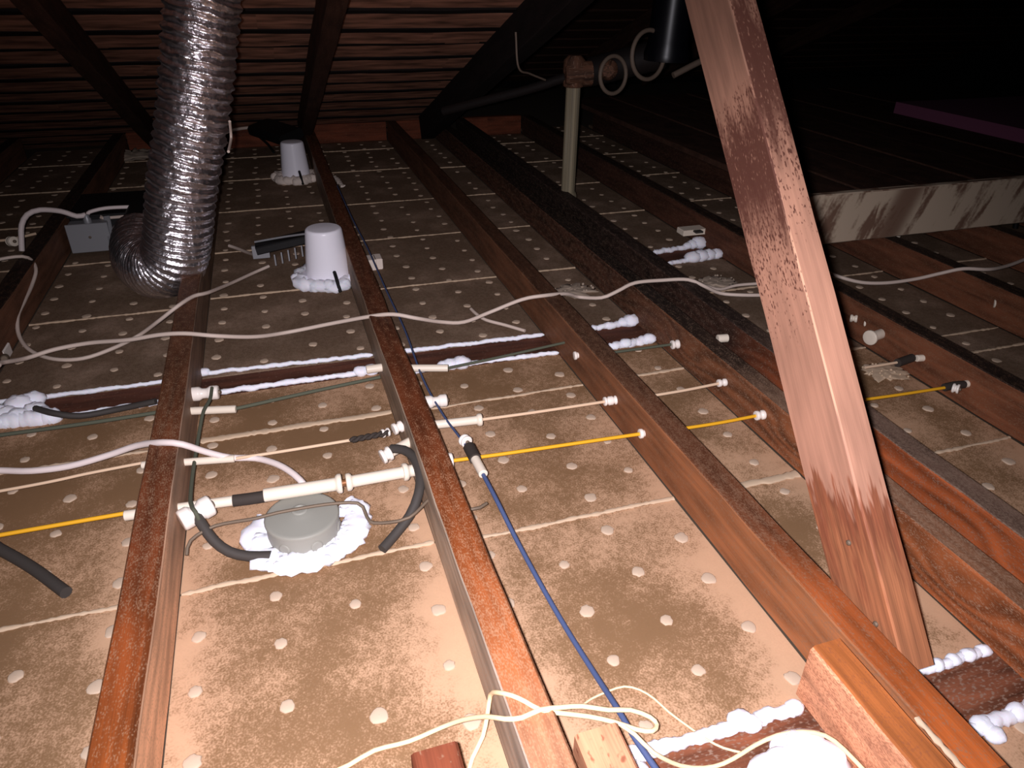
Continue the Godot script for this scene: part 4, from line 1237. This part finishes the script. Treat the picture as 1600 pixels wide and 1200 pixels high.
	# the yellow twine at the bottom
	wire("twine", [Vector3(-0.047, 0.004, -0.494), Vector3(-0.016, 0.004, -0.499), Vector3(0.013, 0.005, -0.507), Vector3(0.052, 0.004, -0.507), Vector3(0.089, 0.02, -0.502), Vector3(0.111, 0.045, -0.487), Vector3(0.13, 0.075, -0.463), Vector3(0.144, 0.095, -0.441), Vector3(0.16, 0.097, -0.436), Vector3(0.18, 0.097, -0.439), Vector3(0.204, 0.09, -0.44), Vector3(0.23, 0.08, -0.441), Vector3(0.258, 0.07, -0.435), Vector3(0.285, 0.06, -0.434), Vector3(0.306, 0.05, -0.426), Vector3(0.311, 0.045, -0.418), Vector3(0.3, 0.05, -0.41), Vector3(0.285, 0.05, -0.417), Vector3(0.262, 0.06, -0.426), Vector3(0.235, 0.07, -0.434), Vector3(0.203, 0.085, -0.437), Vector3(0.181, 0.096, -0.44), Vector3(0.17, 0.096, -0.453), Vector3(0.159, 0.096, -0.464), Vector3(0.148, 0.085, -0.48), Vector3(0.145, 0.06, -0.498), Vector3(0.139, 0.04, -0.49), Vector3(0.13, 0.02, -0.478), Vector3(0.114, 0.006, -0.465), Vector3(0.104, 0.004, -0.447)], 0.0027, M.twine, "yellow twine twisted into a loop over the middle joist at the bottom edge", "twine")
	wire("twine", [Vector3(0.267, 0.055, -0.427), Vector3(0.279, 0.055, -0.409), Vector3(0.29, 0.05, -0.388), Vector3(0.323, 0.02, -0.382), Vector3(0.351, 0.01, -0.377), Vector3(0.374, 0.01, -0.375), Vector3(0.399, 0.012, -0.378), Vector3(0.417, 0.014, -0.381), Vector3(0.445, 0.02, -0.381), Vector3(0.469, 0.03, -0.371), Vector3(0.48, 0.045, -0.352), Vector3(0.485, 0.05, -0.33), Vector3(0.49, 0.05, -0.297)], 0.0024, M.twine, "yellow twine lying over the near wall plate and foam blob at bottom right", "twine")
	wire("twine", [Vector3(0.256, 0.01, -0.488), Vector3(0.27, 0.006, -0.495), Vector3(0.293, 0.005, -0.499), Vector3(0.315, 0.004, -0.5), Vector3(0.331, 0.004, -0.49), Vector3(0.342, 0.004, -0.474), Vector3(0.35, 0.004, -0.453), Vector3(0.362, 0.005, -0.429), Vector3(0.371, 0.012, -0.404), Vector3(0.384, 0.01, -0.391), Vector3(0.402, 0.01, -0.379)], 0.0014, M.twine, "thin faint twine strand arching over the lath above the near foam bead", "twine")


# ------------------------------------------------------------------ foam
func foam_bead(p0: Vector3, p1: Vector3, r: float, label: String, lumps: Array = [], salt := 0, mat: Material = null) -> void:
	var nz := noise(1000 + salt, 3)
	var a := acc()
	var path := PackedVector3Array()
	var n := int((p1 - p0).length() / 0.005) + 2
	for i in n + 1:
		var s := float(i) / n
		path.append(p0.lerp(p1, s) + Vector3(0, 0.002 + 0.002 * nz.get_noise_1d(s * 9.0), 0.004 * nz.get_noise_1d(s * 7.0 + 30.0)))
	sweep(a, path, func(s: float, th: float, i: int):
		var e := minf(1.0, minf(i, n - i) / 2.0 + 0.4)
		return r * e * (0.9 + 0.35 * nz.get_noise_2d(s * 90.0, th * 0.6) + 0.3 * nz.get_noise_1d(s * 14.0 + 70.0))
	, 10)
	for l in lumps:
		lump(a, p0.lerp(p1, l[0]) + Vector3(0, l[1] * 0.4, l[2] if l.size() > 2 else 0.0), Vector3.ONE * l[1] * Vector3(1.2, 0.8, 1.0), nz, 0.22, 14)
	tag(put("foam_bead", done(a), mat if mat else M.foam), label, "foam", "foam beads sealing the wall plates")


func make_foam() -> void:
	foam_bead(Vector3(-0.205, 0.002, -1.466), Vector3(0.149, 0.002, -1.449), 0.0052, "upper white foam bead between the duct-side joist and middle joist", [[0.0, 0.011]], 1)
	foam_bead(Vector3(-0.203, 0.002, -1.376), Vector3(0.149, 0.002, -1.374), 0.0064, "lower white foam bead between the duct-side joist and middle joist", [[0.9, 0.014], [0.96, 0.015]], 2)
	foam_bead(Vector3(-1.02, 0.002, -1.455), Vector3(-0.258, 0.002, -1.452), 0.005, "upper white foam bead at the left edge, left of the duct-side joist", [], 3)
	foam_bead(Vector3(-0.46, 0.002, -1.366), Vector3(-0.258, 0.002, -1.366), 0.0052, "lower white foam bead just left of the duct-side joist", [], 4)
	foam_bead(Vector3(-0.62, 0.004, -1.375), Vector3(-0.455, 0.004, -1.362), 0.017, "big lumpy foam blob at the left edge swallowing a black cable", [[0.3, 0.018, -0.03], [0.5, 0.022, -0.05], [0.62, 0.02, -0.066], [0.42, 0.018, -0.02], [0.2, 0.018, -0.01], [0.7, 0.018, -0.025], [0.8, 0.015, -0.012], [0.92, 0.012], [0.55, 0.018, -0.01], [0.05, 0.018], [0.35, 0.014, 0.004], [0.45, 0.012, -0.065]], 5)
	foam_bead(Vector3(0.2, 0.002, -1.447), Vector3(0.553, 0.002, -1.436), 0.0056, "upper white foam bead right of the middle joist, under the blue cable", [], 6)
	foam_bead(Vector3(0.2, 0.002, -1.352), Vector3(0.553, 0.002, -1.342), 0.0056, "lower white foam bead right of the middle joist, with lumps beside the blue cable", [[0.25, 0.013], [0.3, 0.016], [0.36, 0.018], [0.08, 0.012]], 7)
	foam_bead(Vector3(0.672, 0.002, -1.437), Vector3(0.785, 0.002, -1.44), 0.009, "upper white foam bead beyond the braced joist, ending in a round lump", [[0.95, 0.019], [0.8, 0.014]], 8)
	foam_bead(Vector3(0.672, 0.002, -1.333), Vector3(0.785, 0.002, -1.341), 0.011, "lower white foam bead beyond the braced joist, beside the short green wire", [[0.95, 0.015], [0.4, 0.013]], 9)
	foam_bead(Vector3(1.07, 0.002, -1.878), Vector3(1.255, 0.002, -1.903), 0.009, "upper far foam bead left of the brace, beyond the white cable", [[0.8, 0.018], [0.93, 0.024], [0.7, 0.014]], 10)
	foam_bead(Vector3(1.068, 0.002, -1.783), Vector3(1.25, 0.002, -1.802), 0.008, "lower far foam bead left of the brace, a chain of round lumps", [[0.5, 0.022], [0.65, 0.023], [0.8, 0.022], [0.95, 0.02]], 11)
	foam_bead(Vector3(0.26, 0.004, -0.414), Vector3(0.505, 0.004, -0.412), 0.0085, "thick white foam bead at the bottom edge, right of the blue cable", [[0.66, 0.013, -0.003], [0.7, 0.011, 0.004], [0.95, 0.010], [0.1, 0.012], [0.06, 0.015, 0.02]], 12)
	foam_bead(Vector3(0.62, 0.004, -0.41), Vector3(0.787, 0.004, -0.409), 0.0075, "white lumpy foam bead just right of the brace's foot", [[0.5, 0.0095], [0.66, 0.009], [0.8, 0.01], [0.95, 0.009]], 13)
	foam_bead(Vector3(0.615, 0.004, -0.326), Vector3(0.795, 0.004, -0.328), 0.01, "white foam bead at the bottom right corner, below the brace's foot", [[0.4, 0.012], [0.7, 0.012], [0.9, 0.014], [0.42, 0.011, 0.014]], 14)
	foam_bead(Vector3(0.401, 0.004, -0.354), Vector3(0.488, 0.004, -0.327), 0.02, "big rounded white foam blob at the bottom edge under the twine", [[0.15, 0.02], [0.35, 0.024, -0.004], [0.55, 0.026, -0.008], [0.72, 0.026, -0.022], [0.85, 0.026, -0.01], [0.45, 0.024, 0.015], [0.62, 0.02, -0.03]], 15)


# ------------------------------------------------------------------ pipes
func make_pipes() -> void:
	var pv := thing("vent_pipe", "vertical galvanized pipe rising from the lath to a rusty tee, left of the brace", "pipe", Vector3(0.953, 0, -2.305))
	var a := acc()
	lathe(a, Vector3(0.953, 0.0, -2.305), Vector3.UP, [Vector2(0.0235, -0.01), Vector2(0.0235, 0.45)], 24)
	put("pipe", done(a), M.galv, pv)
	a = acc()
	lathe(a, Vector3(0.953, 0.0, -2.305), Vector3.UP, [Vector2(0.03, 0.045), Vector2(0.031, 0.05), Vector2(0.031, 0.075), Vector2(0.028, 0.085), Vector2(0.0235, 0.09)], 24)
	put("coupling", done(a), M.galv, pv)
	var tee := thing("pipe_tee", "rusty pipe tee on top of the vertical galvanized pipe", "pipe fitting", Vector3(0.953, 0.45, -2.305))
	a = acc()
	lathe(a, Vector3(0.953, 0.425, -2.305), Vector3.UP, [Vector2(0.028, 0.0), Vector2(0.034, 0.004), Vector2(0.034, 0.02), Vector2(0.03, 0.03), Vector2(0.036, 0.05), Vector2(0.034, 0.08), Vector2(0.02, 0.094)], 24)
	lathe(a, Vector3(0.92, 0.462, -2.3), Vector3(1, 0.05, 0.15), [Vector2(0.026, 0.0), Vector2(0.034, 0.01), Vector2(0.032, 0.05), Vector2(0.038, 0.06), Vector2(0.038, 0.085)], 24)
	put("body", done(a), M.rust, tee)
	wire("branch_pipe", [Vector3(0.93, 0.455, -2.31), Vector3(0.84, 0.41, -2.4), Vector3(0.72, 0.36, -2.52), Vector3(0.6, 0.31, -2.64)], 0.015, M.iron, "dark rusty branch pipe sloping down left from the tee", "pipe", 14)
	var h := thing("hub_pipe", "black cast iron hub pipe with pale ring hubs, right of the rusty tee", "pipe", Vector3(1.1, 0.45, -2.2))
	a = acc()
	lathe(a, Vector3(1.039, 0.462, -2.36), Vector3(1.193, 0.527, -2.2) - Vector3(1.039, 0.462, -2.36), [Vector2(0.045, 0.0), Vector2(0.045, 0.24)], 24)
	put("barrel", done(a), M.iron, h)
	for k in 2:
		var c := Vector3(1.046, 0.47, -2.21) if k == 0 else Vector3(1.093, 0.539, -2.08)
		a = acc()
		var ring := PackedVector3Array()
		var ax := Vector3(0.3, 0.1, 0.95).normalized()
		var s := ax.cross(Vector3.UP).normalized()
		var u := s.cross(ax)
		for i in 32:
			ring.append(c + (s * cos(TAU * i / 32.0) + u * sin(TAU * i / 32.0)) * (0.054 if k == 0 else 0.066))
		sweep(a, ring, 0.0065, 8, false, Vector2.ONE, true)
		put("hub_ring", done(a), M.hub, h)
	a = acc()
	lathe(a, Vector3(1.041, 0.484, -2.24), Vector3(-0.4, -0.05, 0.9), [Vector2(0.03, 0.0), Vector2(0.03, 0.02), Vector2(0.018, 0.024), Vector2(0.018, 0.034)], 20)
	put("cleanout_plug", done(a), M.rust, h)
	a = acc()
	lathe(a, Vector3(1.163, 0.52, -2.1), Vector3(0.03, 1, 0), [Vector2(0.066, 0.0), Vector2(0.068, 0.02), Vector2(0.06, 0.05), Vector2(0.058, 0.9)], 28)
	tag(put("stack_pipe", done(a), M.abs_pipe), "glossy black vertical stack pipe beside the brace's top", "pipe")
	wire("side_pipe", [Vector3(1.251, 0.465, -2.2), Vector3(1.333, 0.5, -2.2), Vector3(1.421, 0.533, -2.2)], 0.01, M.hub, "dim thin pipe between the black stack pipe and the brace", "pipe", 10)


# ------------------------------------------------------------------ small things
func make_small_things() -> void:
	var heap := [[Vector3(0.721, 0, -1.672), 0.052, 0.008, "grey heap of spilled plaster on the lath beyond the braced joist", M.grey_plaster], [Vector3(1.136, 0, -1.615), 0.05, 0.008, "grey heap of spilled plaster left of the brace, under the white cables", M.grey_plaster], [Vector3(1.214, 0, -1.057), 0.045, 0.005, "patch of white plaster crumbs right of the brace", M.plaster], [Vector3(-0.59, 0.01, -3.621), 0.09, 0.02, "dim plaster heap at the far eave behind the duct", M.grey_plaster]]
	var k := 0
	for h in heap:
		var nz := noise(1200 + k, 3)
		var a := acc()
		lump(a, h[0], Vector3(h[1], h[2], h[1] * 0.8), nz, 0.7, 28)
		for i in 20:
			var th := rng.randf() * TAU
			var rr: float = h[1] * sqrt(rng.randf()) * 1.25
			lump(a, h[0] + Vector3(cos(th) * rr, 0.003 + (h[2] as float) * 0.6 * (1.0 - rr / (h[1] * 1.3)), sin(th) * rr * 0.8), Vector3.ONE * rng.randf_range(0.0015, 0.004), nz, 0.5, 7)
		tag(put("plaster_heap", done(a), h[4]), h[3], "plaster")
		k += 1
	var cb := thing("cable_staple", "pair of small white staple blocks on the blue cable beside the middle joist", "staple", Vector3(0.232, 0.02, -2.01))
	put("block", box_mesh(Vector3(0.211, 0.02, -1.967) + Vector3(-0.012, -0.02, -0.008), Vector3(0.225, 0.02, -2.017) + Vector3(0.014, 0.012, 0.006), 0.002), M.old_foam, cb)
	put("block", box_mesh(Vector3(0.239, 0.02, -1.97) + Vector3(-0.006, -0.02, -0.008), Vector3(0.25, 0.02, -2.021) + Vector3(0.006, 0.012, 0.006), 0.002), M.old_foam, cb)
	tag(put("white_clip", ribbon_mesh([Vector3(0.224, 0.02, -2.985), Vector3(0.234, 0.015, -2.921), Vector3(0.243, 0.01, -2.869)], 0.012), M.old_foam), "small white clip beside the middle joist near the farther cover", "clip")
	var cn := thing("cable_clamp", "small white connector at the left edge under the long white cable", "connector", Vector3(-0.624, 0, -1.678))
	put("body", box_mesh(Vector3(-0.627, 0, -1.648), Vector3(-0.614, 0, -1.688) + Vector3(0, 0.026, 0), 0.002), M.porcelain_bright, cn)
	var jx := acc()
	lathe(jx, Vector3(-0.601, 0.03, -1.606), Vector3(0.2, 0.2, 1), [Vector2(0.008, 0.0), Vector2(0.008, 0.015), Vector2(0.005, 0.016)], 12)
	put("screw", done(jx), M.rod, cn)
	spool(Vector3(-0.75, 0.06, -2.325), Vector3(0.6, 0.2, 0.8), 0.014, 0.03, "dim white knob at the far left edge beside the arched white cable", 2, M.porcelain)
	wire("dusty_wire", [Vector3(-0.813, 0.06, -2.349), Vector3(-0.763, 0.06, -2.34), Vector3(-0.697, 0.06, -2.381)], 0.004, M.dusty_wire, "dim pale wire at the far left edge, through the white knob there")
	var wb := thing("outlet_block", "small white block on the joist side left of the brace, above the foam lumps", "box", Vector3(1.216, 0.05, -1.914))
	put("body", box_mesh(Vector3(1.177, 0.05, -1.886) + Vector3(0, -0.01, -0.012), Vector3(1.259, 0.05, -1.942) + Vector3(0, 0.008, 0.01), 0.002), M.porcelain, wb)
	put("slot", box_mesh(Vector3(1.213, 0.05, -1.902) + Vector3(0, 0.0, 0.02), Vector3(1.237, 0.05, -1.928) + Vector3(0.002, 0.006, 0.03), 0.001), M.loom, wb)
	# knobs on the black-topped joist right of the brace
	spool(Vector3(1.246, 0.05, -1.229), Vector3(0.6, 0.1, 0.6), 0.009, 0.016, "white knob at the brace's right edge, left of two near ones", 1, M.porcelain)
	spool(Vector3(1.261, 0.05, -1.196), Vector3(0.4, 0.2, 0.8), 0.0095, 0.016, "white knob right of the brace, just above the double-barrelled tube", 1, M.porcelain)
	porcelain_tube(Vector3(1.214, 0.05, -1.129), Vector3(1.272, 0.05, -1.143), 0.0115, "fat white tube with a dark hole right of the brace, on the joist side", 0)
	spool(Vector3(1.655, 0.05, -1.201), Vector3(0.7, 0.1, 0.5), 0.011, 0.022, "white double knob on the far right joist below the cable", 2, M.porcelain)
	spool(Vector3(1.819, 0.03, -1.705), Vector3(0.1, 1, 0.1), 0.012, 0.02, "small white knob standing under the stained white plank's lower edge", 1, M.porcelain)
	spool(Vector3(2.305, 0.1, -1.714), Vector3(0.3, 0.1, 0.9), 0.016, 0.022, "white knob on the stained white plank at the right edge", 1, M.porcelain)
	wire("loom_hose", [Vector3(2.411, 0.073, -1.78), Vector3(2.407, 0.035, -1.775), Vector3(2.41, -0.009, -1.77), Vector3(2.418, -0.043, -1.76)], 0.009, M.black, "black hose hanging down the stained white plank at the right edge", "hose", 10)
	wire("cable_scrap", [Vector3(2.068, 0.1, -2.477), Vector3(2.061, 0.1, -2.378), Vector3(2.062, 0.1, -2.292)], 0.007, M.hub, "dim stick of cable on the far joists, beyond the white plank's left end", "cable")
	# pink insulation lying at the far right
	var batt := thing("insulation_batt", "dim pink insulation batt lying far back at the right edge", "insulation", Vector3(3.0, 0.235, -2.5))
	put("batt", sloped(2.565, 3.9, -2.6, -1.5, 0.235, 0.0, 0.045), M.pink, batt)
	# nails in the brace's foot and the joist tops
	var at := [[Vector3(0.6, 0.094, -0.43), Vector3(-1, 0, 0)], [Vector3(0.6, 0.16, -0.5), Vector3(-1, 0, 0)]]
	for n in at:
		var a := acc()
		lathe(a, n[0], n[1], [Vector2(0.0035, 0.0), Vector2(0.0035, 0.002), Vector2(0.002, 0.0028)], 10)
		var o: Node3D = get_node("brace")
		put("nail_head", done(a), M.rod, o)
